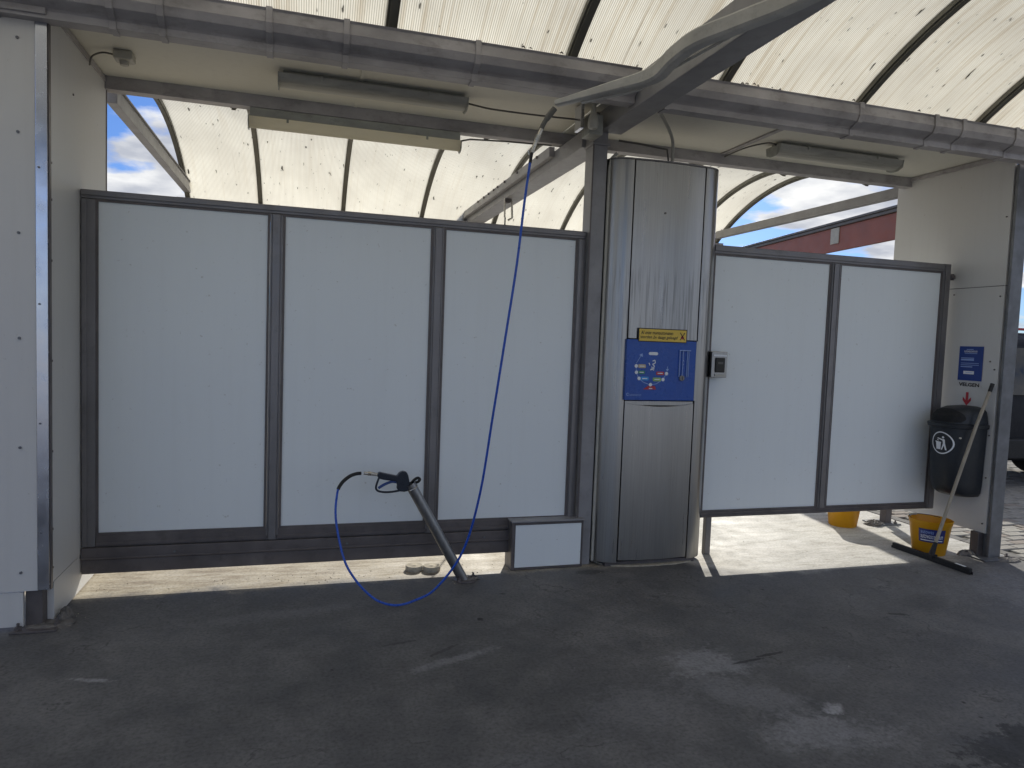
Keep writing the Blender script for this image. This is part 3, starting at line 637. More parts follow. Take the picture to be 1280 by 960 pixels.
gn = thing('spray_gun', 'black pressure washer gun with trigger loop stuck in the leaning tube', 'spray gun', (1.77, -.25, .6))
def slab(pts, y0, y1): m_ = MB(); m_.prism(pts, 'y', y0, y1); return m_
body = [(1.655, .712), (1.668, .722), (1.690, .716), (1.775, .697), (1.786, .716), (1.808, .726), (1.832, .720), (1.842, .700), (1.852, .655), (1.856, .625), (1.842, .603), (1.820, .598), (1.792, .602), (1.774, .618), (1.776, .640), (1.770, .664), (1.690, .676), (1.664, .684), (1.655, .696)]
obj('gun_body', slab(body, -.270, -.230), 'gun', gn, bev=.006)
gu = crv([(1.668, -.25, .690), (1.656, -.25, .655), (1.650, -.25, .625), (1.662, -.25, .606), (1.70, -.25, .597), (1.75, -.25, .598), (1.80, -.25, .606)], 6)
mb = MB(); mb.tube(gu, .0065, 8); obj('trigger_guard', mb, 'gun', gn, smooth=True)
le = crv([(1.664, -.25, .622), (1.70, -.25, .644), (1.745, -.25, .660), (1.782, -.25, .655)], 6)
mb = MB(); mb.tube(le, .0085, 8); obj('trigger', mb, 'lever', gn, smooth=True)
mb = MB(); mb.tube([(1.575, -.25, .716), (1.625, -.25, .711), (1.66, -.25, .705)], [.009, .011, .010], 10); mb.tube([(1.60, -.25, .7135), (1.618, -.25, .712)], .014, 6); obj('inlet_fitting', mb, 'brass', gn, smooth=True)
mb = MB(); mb.tube([(1.842, -.25, .628), (1.862, -.25, .615), tuple(B_-dd*.22)], [.012, .011, .008], 10); obj('lance', mb, 'steel', gn, smooth=True)
mb = MB(); mb.tube(crv([(1.868, -.235, .648), (1.885, -.232, .665), (1.905, -.232, .676), (1.918, -.235, .668), (1.908, -.24, .655), (1.885, -.243, .648)], 5), .009, 8); obj('nozzle_guard', mb, 'black', gn, smooth=True)

# discs on the floor
for i, (x, y, lab, r) in enumerate([(1.945, .055, 'pale round concrete disc lying left of another under the bottom rail', .058), (2.058, .028, 'grey round concrete disc beside the foot of the leaning tube', .058)]):
    mb = MB(); n_ = 24; prof = [(0, 0), (r*.96, 0), (r, .006), (r*.99, .026), (r*.93, .032), (r*.3, .030), (.2*r, .033), (0, .033)]
    mb.lathe((x, y, 0), prof, n_); o = obj('concrete_disc', mb, 'puck', None, smooth=True); tag(o, lab, 'concrete disc', 'concrete discs under the bottom rail')

# loose grit swept along the sill and round the posts
gr_ = MB(); rg = random.Random(9)
for i in range(150):
    q = rg.random()
    if q < .6: x, y = rg.uniform(.05, 2.55), rg.gauss(.02, .07)
    elif q < .8: x, y = rg.uniform(4.1, 6.1), rg.uniform(-.45, .6)
    else: a = rg.choice([(.06, -.38), (6.2, -.35), (6.4, -.52), (2.25, -.22), (3.2, -.15)]); x, y = rg.gauss(a[0], .07), rg.gauss(a[1], .05)
    if y > .1 and x < 3: y = .1
    r = rg.uniform(.001, .0038); n_ = 5
    gr_.loft([[(x+math.cos(2*PI*k/n_+i)*r*e*rg.uniform(.7, 1.3), y+math.sin(2*PI*k/n_+i)*r*e*rg.uniform(.7, 1.3), z*r) for k in range(n_)] for e, z in ((1, .0), (1.05, .5), (.5, 1.1))])
go_ = obj('grit', gr_, 'puck', None); tag(go_, 'loose grit and crumbs along the foot of the partition and posts', 'grit'); go_['kind'] = 'stuff'
# white box
bx = thing('junction_box', 'low white box on the floor between the sill beam and the column', 'box', (2.84, -.1, 0))
mb = MB(); mb.box(2.60, 3.075, -.081, -.074, .018, .308); obj('front_panel', mb, 'panel', bx, bev=.002)
mb = MB(); mb.box(2.575, 3.085, -.072, .07, .0, .326); obj('housing', mb, 'alu', bx, bev=.003)
mb = MB(); mb.box(2.568, 3.092, -.092, .072, .328, .338); obj('lid', mb, 'paint_grey', bx, bev=.002)
mb = MB(); mb.box(2.575, 2.597, -.083, -.073, .004, .326); mb.box(3.078, 3.088, -.083, -.073, .004, .326); mb.box(2.598, 3.077, -.084, -.073, .311, .325); mb.box(2.598, 3.077, -.083, -.073, .004, .015); obj('edge_frame', mb, 'alu_dark', bx)

# ================================================================ stainless cabinet
cb = thing('wash_cabinet', 'tall brushed stainless steel coin wash cabinet with blue control panel', 'cabinet', (3.6, 0, 0))
ZT = 2.79
def front_y(x):     # plan outline of the front
    t = (x-3.6)/.27
    return -.132 - .02*(1-min(1, t*t))
def prof_range(x0, x1, n): return [(x0+(x1-x0)*i/n, front_y(x0+(x1-x0)*i/n)) for i in range(n+1)]
def side(sgn):
    cxx = 3.6 + sgn*.27; pts = []
    R_ = .155
    for i in range(11):
        t = PI/2*i/10; pts.append((cxx + sgn*(.004 + R_*math.sin(t)), -.004 - .128*math.cos(t)))
    pts += [(3.6+sgn*.429, .20), (cxx+sgn*.004, .20)]
    return pts
for s in (-1, 1):
    mb = MB(); mb.prism(side(s), 'z', .03, ZT); obj('side_cover', mb, 'stainless', cb, smooth=True, bev=.0015)
def door(z0, z1, nm, arcz=0):
    pr = prof_range(3.334, 3.866, 12); n_ = len(pr); mb = MB()
    top = [z1 - arcz*(1-((x-3.6)/.266)**2) for x, y in pr]
    vs = [(x, y, z0) for x, y in pr] + [(x, y, t) for (x, y), t in zip(pr, top)] + [(x, .1, z0) for x, y in pr] + [(x, .1, t) for (x, y), t in zip(pr, top)]
    fs = []
    for i in range(n_-1):
        fs += [(i, i+1, n_+i+1, n_+i), (2*n_+i+1, 2*n_+i, 3*n_+i, 3*n_+i+1), (n_+i, n_+i+1, 3*n_+i+1, 3*n_+i), (i+1, i, 2*n_+i, 2*n_+i+1)]
    fs += [(0, n_, 3*n_, 2*n_), (n_-1, 2*n_-1+0, 4*n_-1, 3*n_-1)]
    mb.add(vs, fs); return obj(nm, mb, 'stainless', cb, smooth=True, bev=.0015)
door(1.592, ZT-.002, 'upper_door'); door(.045, 1.148, 'lower_door', .022)
# steel strip under and beside the control panel
mb = MB(); mb.box(3.334, 3.866, -.128, .1, 1.130, 1.165); obj('panel_ledge', mb, 'stainless', cb, bev=.004)
mb = MB(); mb.box(3.855, 3.868, -.150, .1, 1.168, 1.588); obj('panel_frame', mb, 'stainless', cb, bev=.002)
mb = MB(); mb.box(3.19, 4.01, .0, .19, 0, .03); mb.box(3.25, 3.95, -.11, 0, 0, .03); obj('plinth', mb, 'alu_dark', cb)
mb = MB(); mb.prism([(3.20, .03), (3.24, -.06), (3.30, -.115), (3.45, -.15), (3.6, -.162), (3.78, -.155), (3.92, -.115), (3.98, -.06), (4.03, .03)], 'z', .0005, .008); obj('mortar_bed', mb, 'puck', cb)
mb = MB(); mb.prism([(3.19, .205)] + [(x, y) for x, y in side(-1)[:11]][::-1] + prof_range(3.334, 3.866, 8) + [(x, y) for x, y in side(1)[:11]] + [(4.03, .205)], 'z', ZT+.001, ZT+.012); obj('top_plate', mb, 'alu', cb)
mb = MB(); mb.box(3.18, 4.02, .201, .212, .0, ZT); obj('back_panel', mb, 'alu', cb)
mb = MB(); mb.disc((3.56, -.153, 2.45), .007, 'y', .008, 8); obj('lock', mb, 'alu_dark', cb)
mb = MB(); mb.tube(crv([(3.66, -.02, ZT), (3.665, -.02, 2.90), (3.63, -.06, 2.99), (3.50, -.18, 3.06), (3.35, -.33, 3.085)], 6), .012, 8); obj('conduit', mb, 'cable_light', cb, smooth=True)
mb = MB(); mb.tube([(3.26, .0, 2.94), (3.40, -.02, 2.93), (3.62, -.02, 2.915), (3.64, -.02, 2.80)], .007, 8); obj('cable', mb, 'cable', cb, smooth=True)
# control panel graphics
X0, X1, Z0, Z1 = 3.318, 3.850, 1.170, 1.586; YP = -.1585
cp = MB(); cp.box(X0, X1, YP, -.10, Z0, Z1); cp = obj('control_panel', cp, 'blue', cb, bev=.002)
def PX(u, v): return (X0 + (X1-X0)*u, Z1 - (Z1-Z0)*v)
def flat(name, polys, mat, lay, parent=cp, y=YP):
    mb = MB()
    for pl in polys: mb.add([(a, y - .0006*lay, b) for a, b in pl], [tuple(range(len(pl)))])
    return obj(name, mb, mat, parent)
def rrect(u0, u1, v0, v1, r=.02):
    (a, d), (b, c) = PX(u0, v0), PX(u1, v1); r = min(r, (b-a)/2.01, (d-c)/2.01); o = []
    for cx_, cz_, t0 in ((b-r, d-r, 0), (a+r, d-r, 90), (a+r, c+r, 180), (b-r, c+r, 270)):
        for k in range(4): t = math.radians(t0+30*k); o.append((cx_+r*math.cos(t), cz_+r*math.sin(t)))
    return o
def circ(u, v, r, n=14): a, b = PX(u, v); return [(a+r*math.cos(2*PI*k/n), b+r*math.sin(2*PI*k/n)) for k in range(n)]
def stroke(pts, wd):
    o = []
    for (a, b) in zip(pts, pts[1:]):
        a = Vector(PX(*a)); b = Vector(PX(*b)); t = (b-a).normalized(); nn = Vector((-t.y, t.x))*wd/2
        o.append([tuple(a-nn), tuple(b-nn), tuple(b+nn), tuple(a+nn)])
    return o
flat('display_label', [rrect(.31, .445, .20, .25)], 'beige', 1).data.materials[0] = M['white']
flat('selector_arc', stroke([(.14, .46), (.145, .54), (.185, .64), (.25, .70), (.33, .735), (.36, .74), (.44, .725), (.53, .65), (.57, .57), (.58, .55)], .004), 'paleblue', 1)
flat('arrow_print', [[PX(.138, .39), PX(.143, .392), PX(.203, .272), PX(.228, .285), PX(.222, .225), PX(.178, .255), PX(.197, .268)]], 'paleblue', 1)
flat('arrow_print', [[PX(.586, .43), PX(.594, .43), PX(.594, .475), PX(.613, .475), PX(.59, .515), PX(.567, .475), PX(.586, .475)]], 'paleblue', 1)
for u, v in ((.14, .435), (.147, .54), (.188, .64), (.355, .74), (.532, .65), (.578, .55)):
    flat('selector_button', [circ(u, v, .0125)], 'white', 3)
for u0, u1, v0, v1, mt in ((.17, .278, .405, .468, 'beige'), (.175, .268, .512, .565, 'green'), (.213, .327, .608, .672, 'cyan'), (.385, .505, .62, .682, 'lime'), (.43, .545, .52, .578, 'red')):
    flat('program_label', [rrect(u0, u1, v0, v1, .008)], mt, 2)
    w_ = (u1-u0); flat('label_print', [rrect(u0+w_*.18, u1-w_*.18, (v0+v1)/2-.008, (v0+v1)/2+.008, .001)], 'white', 3)
flat('program_label', [[PX(.25, .82), PX(.32, .76), PX(.42, .76), PX(.44, .82)]], 'red', 2); flat('label_print', [rrect(.335, .385, .795, .81, .001)], 'white', 3)
flat('splash_emblem', stroke([(.32, .38), (.335, .42)], .006) + stroke([(.37, .35), (.405, .33), (.41, .38), (.37, .40), (.40, .43), (.385, .47), (.40, .48)], .007) + stroke([(.36, .44), (.375, .47), (.345, .49)], .006) + stroke([(.345, .50), (.37, .485), (.395, .50)], .005), 'white', 2)
text('logo_print', 'autowascentrum', .088, .014, (PX(.065, .93)[0], YP-.0012, PX(0, .93)[1]), FACE_Y, 'paleblue', cp)
flat('logo_mark', [circ(.04, .905, .011)], 'paleblue', 1); flat('logo_mark', [circ(.042, .905, .007)], 'blue', 2)
# coin slot window
mb = MB()
for u in (.755, .80, .865, .885): a, b = PX(u, .17); mb.box(a-.0015, a+.0015, YP-.012, YP+.001, PX(0, .60)[1], b)
a, b = PX(.745, .15); a2, _ = PX(.91, .15); mb.box(a, a2, YP-.012, YP+.001, b-.006, b)
obj('slot_window', mb, 'paleblue', cp)
mb = MB(); a, b = PX(.80, .62); mb.disc((a, YP-.006, b), .020, 'y', .012, 16); obj('coin_slot', mb, 'alu', cp, bev=.002)
mb = MB(); mb.box(a-.0025, a+.0025, YP-.014, YP-.011, b-.012, b+.012); obj('coin_slit', mb, 'ink', cp)
mb = MB()
for u, v in ((.80, .32), (.80, .38)): a, b = PX(u, v); mb.box(a, a+.012, YP-.003, YP+.001, b-.008, b)
obj('slot_print', mb, 'paleblue', cp)
# yellow sign
yn = MB(); SX0, SX1, SZ0, SZ1 = 3.398, 3.770, 1.572, 1.665; YS = -.1600
yn.box(SX0, SX1, YS, -.150, SZ0, SZ1); ys = obj('warning_sign', yn, 'ink', None, bev=.001); tag(ys, 'narrow yellow notice with two lines of black lettering above the blue control panel', 'sign')
ybk = MB(); ybk.box(SX0+.006, SX1-.006, YS-.001, YS+.001, SZ0+.006, SZ1-.006)
def childof(o, parent):   # parent is a mesh with its own origin
    return o
obj('yellow_face', ybk, 'yellow', ys)
text('lettering', 'Al onze muntautomaten', .245, .024, (SX0+.018, YS-.0018, SZ0+.052), FACE_Y, 'ink', ys, .25, .012)
text('lettering', 'worden 2x daags geleegd', .285, .026, (SX0+.016, YS-.0018, SZ0+.018), FACE_Y, 'ink', ys, .25, .012)
cx_ = SX1-.036; cz_ = SZ0+.045; mb = MB()
for s in (-1, 1):
    a = Vector((cx_-.018*s, cz_-.026)); b = Vector((cx_+.018*s, cz_+.026)); t = (b-a).normalized(); nn = Vector((-t.y, t.x))*.0028
    mb.add([(q.x, YS-.0024, q.y) for q in (a-nn, b-nn, b+nn, a+nn)], [(0, 1, 2, 3)])
obj('cross_print', mb, 'ink', ys)
mb = MB(); mb.add([(cx_+.012*math.cos(t*PI/6), YS-.0016, cz_-.008+.012*math.sin(t*PI/6)) for t in range(12)], [tuple(range(12))]); obj('moneybag_print', mb, 'red', ys)
# card reader
kr_ = thing('card_reader', 'small stainless payment reader with black face on the right flank of the cabinet', 'card reader', (4.08, -.1, 1.33))
mb = MB(); mb.box(4.018, 4.145, -.098, .012, 1.335, 1.522); obj('housing', mb, 'stainless', kr_, bev=.004)
mb = MB(); mb.box(4.045, 4.122, -.108, -.097, 1.372, 1.478); obj('reader_face', mb, 'ink', kr_, bev=.006)
mb = MB(); mb.box(4.03, 4.135, -.103, -.097, 1.487, 1.500); obj('light_strip', mb, 'white', kr_, bev=.001)
mb = MB(); mb.box(4.064, 4.104, -.1095, -.1075, 1.432, 1.448); obj('display', mb, 'cable', kr_)
mb = MB(); mb.box(4.045, 4.13, -.104, -.097, 1.345, 1.358); obj('slot', mb, 'cable_light', kr_)

# ================================================================ fluorescent fittings
def fitting(label, x0, x1, y, ztop, difm, tilt=0, hgt=.065, wd=.115, body=0):
    t = thing('fluorescent_light', label, 'lamp', ((x0+x1)/2, y, ztop), 'fluorescent lights on the soffit')
    if body:
        mb = MB(); mb.box(x0+.012, x1-.012, y-wd*.47, y+wd*.47, ztop-body, ztop); obj('tray', mb, 'fix', t, bev=.004); ztop -= body - .021
    mb = MB(); mb.prism([(y-wd*.30, ztop), (y+wd*.30, ztop), (y+wd*.42, ztop-.022), (y-wd*.42, ztop-.022)], 'x', x0+.03, x1-.03); obj('housing', mb, 'fix', t, bev=.003)
    pr = []
    for k in range(9):
        a = PI*k/8; pr.append((y + math.cos(a)*wd/2, ztop-.0235 - math.sin(a)**.7*hgt*.75))
    mb = MB(); mb.prism(pr, 'x', x0+.008, x1-.008); obj('diffuser', mb, difm, t, smooth=True)
    for xa, xb in ((x0, x0+.0075), (x1-.0075, x1)):
        mb = MB(); mb.prism([(y-wd*.53, ztop-.022), (y+wd*.53, ztop-.022), (y+wd*.47, ztop-.03-hgt*.6), (y+wd*.2, ztop-.034-hgt*.78), (y-wd*.2, ztop-.034-hgt*.78), (y-wd*.47, ztop-.03-hgt*.6)], 'x', xa, xb); obj('end_cap', mb, 'fix', t, bev=.002)
    for x in (x0+.25, x1-.25):
        mb = MB(); mb.box(x-.007, x+.007, y-wd*.545, y-wd*.5, ztop-.045, ztop-.018); obj('clip', mb, 'fix', t)
    return t
fitting('grime covered fluorescent light on the ceiling left of the column', 1.04, 2.19, .02, 3.094, 'dif_dirty', hgt=.08, wd=.15)
fitting('cream fluorescent light hanging below the rear gutter left of the column', .835, 2.27, .55, 3.013, 'dif', hgt=.085, wd=.105, body=.055)
fitting('grey fluorescent light on the ceiling right of the column', 4.56, 5.70, .09, 3.094, 'dif_dirty', hgt=.085, wd=.17)
mb = MB(); mb.tube(crv([(2.19, .02, 3.06), (2.26, .0, 3.045), (2.36, -.02, 3.03), (2.62, -.05, 3.02), (2.97, -.09, 3.015)], 6), .006, 8); tag(obj('light_cable', mb, 'cable', None, smooth=True), 'thin dark cable strung from the grimy light to the column head', 'cable')
mb = MB(); mb.tube([(2.27, .55, 2.965), (2.34, .55, 2.985), (2.60, .53, 2.995), (2.95, .51, 3.0)], .006, 8); tag(obj('light_cable', mb, 'cable', None, smooth=True), 'thin dark cable under the rear gutter from the cream light to the column', 'cable')
mb = MB(); mb.tube(crv([(4.57, .06, 3.07), (4.50, .05, 3.078), (4.44, .12, 3.075), (4.41, .25, 3.075), (4.40, .48, 3.07)], 6), .006, 8); tag(obj('light_cable', mb, 'cable', None, smooth=True), 'short dark cable from the right ceiling light to the joint strip', 'cable')
jb = thing('junction_box', 'small round-cornered cream junction box on the ceiling by the left wall', 'junction box', (.2, .05, 3.09))
mb = MB(); mb.box(.16, .26, .0, .10, 3.045, 3.094); obj('box_body', mb, 'cable_light', jb, bev=.01)
mb = MB(); mb.lathe((.21, .05, 3.02), [(0, 0), (.022, .002), (.026, .024), (0, .024)], 16); obj('sensor_head', mb, 'cable_light', jb, smooth=True)
mb = MB(); mb.tube(crv([(.16, .03, 3.07), (.10, .04, 3.075), (.04, .08, 3.06), (.012, .14, 3.03)], 5), .005, 6); obj('cable', mb, 'cable', jb, smooth=True)

# hanger on the rear girder
hg = thing('hose_swivel', 'steel hose swivel hanging from the rear girder above the partition', 'swivel', (3.1, 2.0, 2.8))
mb = MB(); mb.disc((3.06, 2.05, 2.885), .032, 'y', .05, 16); mb.box(3.035, 3.085, 2.03, 2.07, 2.88, 2.92); obj('swivel_ring', mb, 'alu_dark', hg, smooth=True)
mb = MB(); mb.tube([(3.03, 2.05, 2.90), (3.035, 2.05, 2.72)], .009, 8); mb.tube([(3.10, 2.05, 2.88), (3.11, 2.05, 2.72), (3.07, 2.05, 2.695)], .011, 8); obj('pipe_hook', mb, 'brass', hg, smooth=True)
mb = MB(); mb.tube([(3.04, 2.05, 2.72), (3.035, 2.05, 2.2), (3.03, 2.1, 1.2), (3.1, 2.3, .2)], .007, 8); obj('hanging_hose', mb, 'black', hg, smooth=True)

# ================================================================ things at the right wall
ps = thing('poster', 'dark blue notice poster on the right side wall above the bin', 'poster', (6.29, -.2, 1.36))
mb = MB(); mb.box(6.2945, 6.2975, -.300, -.092, 1.362, 1.634); obj('poster_sheet', mb, 'poster', ps)
def wx(name, y0, y1, z0, z1, mat, lay=1):
    mb = MB(); x = 6.2945-.0007*lay; mb.add([(x, y0, z0), (x, y1, z0), (x, y1, z1), (x, y0, z1)], [(0, 1, 2, 3)]); return obj(name, mb, mat, ps)
text('logo_print', 'autowascentrum', .115, .017, (6.2935, -.135, 1.586), FACE_X, 'white', ps)
wx('logo_print', -.25, -.14, 1.576, 1.580, 'paleblue'); wx('logo_print', -.215, -.155, 1.607, 1.612, 'paleblue')
for y0, z0, h_ in ((-.225, 1.538, .006), (-.225, 1.521, .012), (-.27, 1.498, .004), (-.27, 1.484, .004), (-.215, 1.468, .007)): wx('text_line', y0, -.112, z0, z0+h_, 'paleblue')
wx('button_print', -.233, -.14, 1.413, 1.438, 'white'); wx('text_line', -.222, -.16, 1.424, 1.428, 'paleblue', 2)
vt = thing('wall_lettering', 'black VELGEN lettering on the wall under the blue poster', 'lettering', (6.297, -.19, 1.30))
text('lettering', 'VELGEN', .178, .030, (6.2966, -.106, 1.315), FACE_X, 'ink', vt, 0, .03)
ay, az = -.187, 1.162; prof = [(0, 0), (.036, .042), (.036, .068), (.011, .047), (.011, .107), (-.011, .107), (-.011, .047), (-.036, .068), (-.036, .042)]
at_ = thing('arrow_sign', 'small red downward arrow on the wall above the bin', 'arrow', (6.297, ay, az))
mb = MB(); mb.prism([(ay+a, az+b) for a, b in [(0, 0), (.036, .042), (.036, .068), (.0115, .044), (-.0115, .044), (-.036, .068), (-.036, .042)]], 'x', 6.2958, 6.2972); obj('arrow_head', mb, 'red', at_)
mb = MB(); mb.prism([(ay+a, az+b) for a, b in [(-.011, .0445), (.011, .0445), (.011, .107), (-.011, .107)]], 'x', 6.2958, 6.2972); obj('arrow_stem', mb, 'red', at_)

bn = thing('rubbish_bin', 'black plastic litter bin with round tidyman sticker hung on the right wall', 'bin', (6.13, -.23, .45))
BY = -.225
def bring(z, xw, hw, ex=2.7, n=40, xback=6.288):
    """half superellipse in plan with a flat back on the wall; xw = depth, hw = half width"""
    pts = []
    for k in range(n+1):
        t = -PI/2 + PI*k/n; c_, s_ = math.cos(t), math.sin(t)
        pts.append(Vector((xback - xw*abs(c_)**(2/ex), BY + hw*math.copysign(abs(s_)**(2/ex), s_), z)))
    return pts
levels = [(.452, .13, .10), (.462, .19, .13), (.49, .235, .148), (.55, .265, .155), (.75, .285, .160), (1.0, .305, .166)]
mb = MB(); mb.loft([bring(*l) for l in levels]); body_o = obj('bin_body', mb, 'bin', bn, smooth=True)
mb = MB(); mb.loft([bring(.995, .312, .170), bring(1.0, .326, .180), bring(1.028, .332, .183), bring(1.033, .318, .176)]); obj('rim', mb, 'bin', bn, smooth=True)
# lid: hood that rises to the back, closed in front
def lidz(d): return 1.165
mb = MB(); mb.loft([bring(1.034, .300, .168), bring(1.09, .285, .160), bring(1.13, .245, .148), bring(1.155, .17, .12), bring(1.165, .08, .06)]); obj('lid', mb, 'bin', bn, smooth=True)
# dark patch on the closed hood stands for the shaded opening
vs = []; fs = []
nu, nv = 16, 14
def hood(y, z):
    lv = [(1.034, .300, .168), (1.09, .285, .160), (1.13, .245, .148), (1.155, .17, .12)]
    for (za, xa, ha), (zb, xb, hb) in zip(lv, lv[1:]):
        if za <= z <= zb: t = (z-za)/(zb-za); xw = xa+(xb-xa)*t; hw = ha+(hb-ha)*t; break
    u = min(.999, abs((y-BY)/hw)); s_ = u**(2.7/2); c_ = math.sqrt(max(0, 1-s_*s_)); return 6.288 - xw*c_**(2/2.7)
for j in range(nv+1):
    q_ = j/nv; z = 1.043 + (1.142-1.043)*q_; hwid = .143*max(.05, 1-abs(q_*.985)**3.2)**.5 * (.93 + .07*min(1, q_*4))
    for i in range(nu+1):
        y = BY - hwid + 2*hwid*i/nu; vs.append((hood(y, z)-.004, y, z))
for j in range(nv):
    for i in range(nu): a = j*(nu+1)+i; fs.append((a, a+1, a+nu+2, a+nu+1))
mb = MB(); mb.add(vs, fs); obj('opening', mb, 'hole_shade', bn, solid=.003)
def body_x(y, z):
    for (za, xa, ha), (zb, xb, hb) in zip(levels, levels[1:]):
        if za <= z <= zb: t = (z-za)/(zb-za); xw = xa+(xb-xa)*t; hw = ha+(hb-ha)*t; break
    u = min(.999, abs((y-BY)/hw)); s_ = u**(2.7/2); c_ = math.sqrt(max(0, 1-s_*s_)); return 6.288 - xw*c_**(2/2.7)
SY, SZ, SRr = -.255, .875, .088
def on_bin(name, polys, mat, lay):
    mb = MB()
    for pl in polys: mb.add([(body_x(SY-a, SZ+b)-.0012-.0008*lay, SY-a, SZ+b) for a, b in pl], [tuple(range(len(pl)))])
    return obj(name, mb, mat, bn)
ringp = []
for k in range(36):
    a, b = 2*PI*k/36, 2*PI*(k+1)/36
    ringp.append([(SRr*.90*math.cos(a)*.93, SRr*.90*math.sin(a)), (SRr*.90*math.cos(b)*.93, SRr*.90*math.sin(b)), (SRr*math.cos(b)*.93, SRr*math.sin(b)), (SRr*math.cos(a)*.93, SRr*math.sin(a))])
on_bin('sticker_ring', ringp, 'white', 1)
s = SRr
fig = [[(-.50, .02), (-.02, .02), (-.06, -.60), (-.46, -.60)], [(-.56, .12), (.0, .06), (.0, -.01), (-.56, .03)],           # bin and its rim
       [(.06, .28), (.20, .36), (.32, .30), (.34, -.05), (.16, -.05), (.14, .16)],                                          # torso
       [(.10, .34), (.08, .22), (-.36, .36), (-.34, .44)], [(.16, -.05), (.34, -.05), (.46, -.62), (.34, -.62), (.24, -.22), (.08, -.62), (-.02, -.62)],
       [(-.40, .30), (-.26, .24), (-.22, .16), (-.36, .20)],
       [(.17+.10*math.cos(2*PI*k/10), .50+.10*math.sin(2*PI*k/10)) for k in range(10)]]
on_bin('sticker_figure', [[(a*s, b*s) for a, b in pl] for pl in fig], 'white', 1)
mb = MB(); mb.disc((6.02, BY-.168, .93), .007, 'y', .012, 8); obj('lock', mb, 'brass', bn)

def bucket(label, cx, cy, lab=True, s=1.0, ang=0):
    t = thing('bucket', label, 'bucket', (cx, cy, 0), 'yellow plastic buckets')
    prof = [(0, .004), (.108, .004), (.112, .0), (.116, .004), (.146, .232), (.150, .236), (.154, .262), (.157, .268), (.152, .271), (.148, .262), (.112, .012), (0, .010)]
    mb = MB(); mb.lathe((cx, cy, 0), [(r*s, z*s) for r, z in prof], 40); obj('bucket_body', mb, 'bucket', t, smooth=True)
    mb = MB(); n_ = 18; R_ = .15*s; a0 = ang
    pts = [Vector((cx + R_*math.cos(a0)*math.cos(PI*k/n_) - math.sin(a0)*R_*.97*math.sin(PI*k/n_), cy + R_*math.sin(a0)*math.cos(PI*k/n_) + math.cos(a0)*R_*.97*math.sin(PI*k/n_), (.262+.012*math.sin(PI*k/n_))*s)) for k in range(n_+1)]
    mb.tube(pts, .0028, 6); obj('wire_handle', mb, 'alu_dark', t, smooth=True)
    mb = MB(); k = n_//2; mb.tube(pts[k-2:k+3], .009, 8); obj('handle_grip', mb, 'cable_light', t, smooth=True)
    if lab:
        # label wraps the side that faces the wash bay
        vs = []; fs = []; nn_ = 14; ac = math.atan2(-.92, -.62)-.12; half = .68
        def RR(z): return (.116 + (.146-.116)*(z-.004)/.228)*s
        for j, z in enumerate((.108, .212)):
            for i in range(nn_+1):
                a = ac - half + 2*half*i/nn_; r = RR(z)+.0012; vs.append((cx+r*math.cos(a), cy+r*math.sin(a), z*s))
        for i in range(nn_): fs.append((i, i+1, nn_+1+i+1, nn_+1+i))
        mb = MB(); mb.add(vs, fs); lb = obj('label', mb, 'label', t)
        for txt, u0, u1, z0, z1, mt in (('autowas', .08, .55, .176, .200, 'paleblue'), ('autowascentrum', .08, .92, .138, .170, 'white')):
            o = text('label_print', txt, 1, 1, (0, 0, 0), Matrix.Identity(3), mt, lb)
            for v_ in o.data.vertices:
                x_, y_ = v_.co.x + cx, v_.co.y + cy
                a = ac - half + 2*half*(u0+(u1-u0)*x_); z = z0+(z1-z0)*y_; r = RR(z)+.0022
                v_.co = (r*math.cos(a), r*math.sin(a), z*s)
        mb = MB(); vs = []; fs = []
        for j, z in enumerate((.120, .127)):
            for i in range(nn_+1):
                a = ac - half*.85 + 1.7*half*i/nn_; r = RR(z)+.0022; vs.append((cx+r*math.cos(a), cy+r*math.sin(a), z*s))
        for i in range(nn_): fs.append((i, i+1, nn_+1+i+1, nn_+1+i))
        mb.add(vs, fs); obj('label_print', mb, 'white', lb)
    return t
bucket('yellow bucket with navy label standing below the black bin', 5.97, -.235, True, 1.0, .3)
bucket('yellow bucket behind the right partition, only its lower part in view', 5.89, .60, False, 1.0, 1.0)

sq = thing('floor_squeegee', 'black floor squeegee with long handle leaning on the right wall', 'squeegee', (5.8, -.4, 0))
mb = MB(); mb.bar((5.785, -.075, .030), (5.805, -.745, .030), .030, .028); obj('squeegee_head', mb, 'black', sq, bev=.005)
mb = MB(); mb.bar((5.785-.012, -.07, .010), (5.805-.012, -.75, .010), .006, .018); mb.bar((5.785+.010, -.07, .010), (5.805+.010, -.75, .010), .006, .018); obj('rubber_blade', mb, 'black', sq)
mb = MB(); mb.bar((5.802, -.62, .0455), (5.8035, -.70, .0455), .018, .002); obj('price_strip', mb, 'white', sq)
mb = MB(); mb.tube([(5.795, -.42, .045), (5.83, -.42, .14)], [.022, .015], 10); mb.box(5.772, 5.822, -.45, -.39, .03, .052); obj('socket', mb, 'black', sq, smooth=True)
mb = MB(); mb.tube([(5.815, -.42, .10), (5.97, -.425, .57), (6.13, -.423, 1.02), (6.262, -.418, 1.33)], .0125, 12); obj('handle', mb, 'wood', sq, smooth=True)
mb = MB(); mb.tube([(6.245, -.419, 1.29), (6.268, -.418, 1.352)], .0145, 12); obj('handle_cap', mb, 'black', sq, smooth=True)

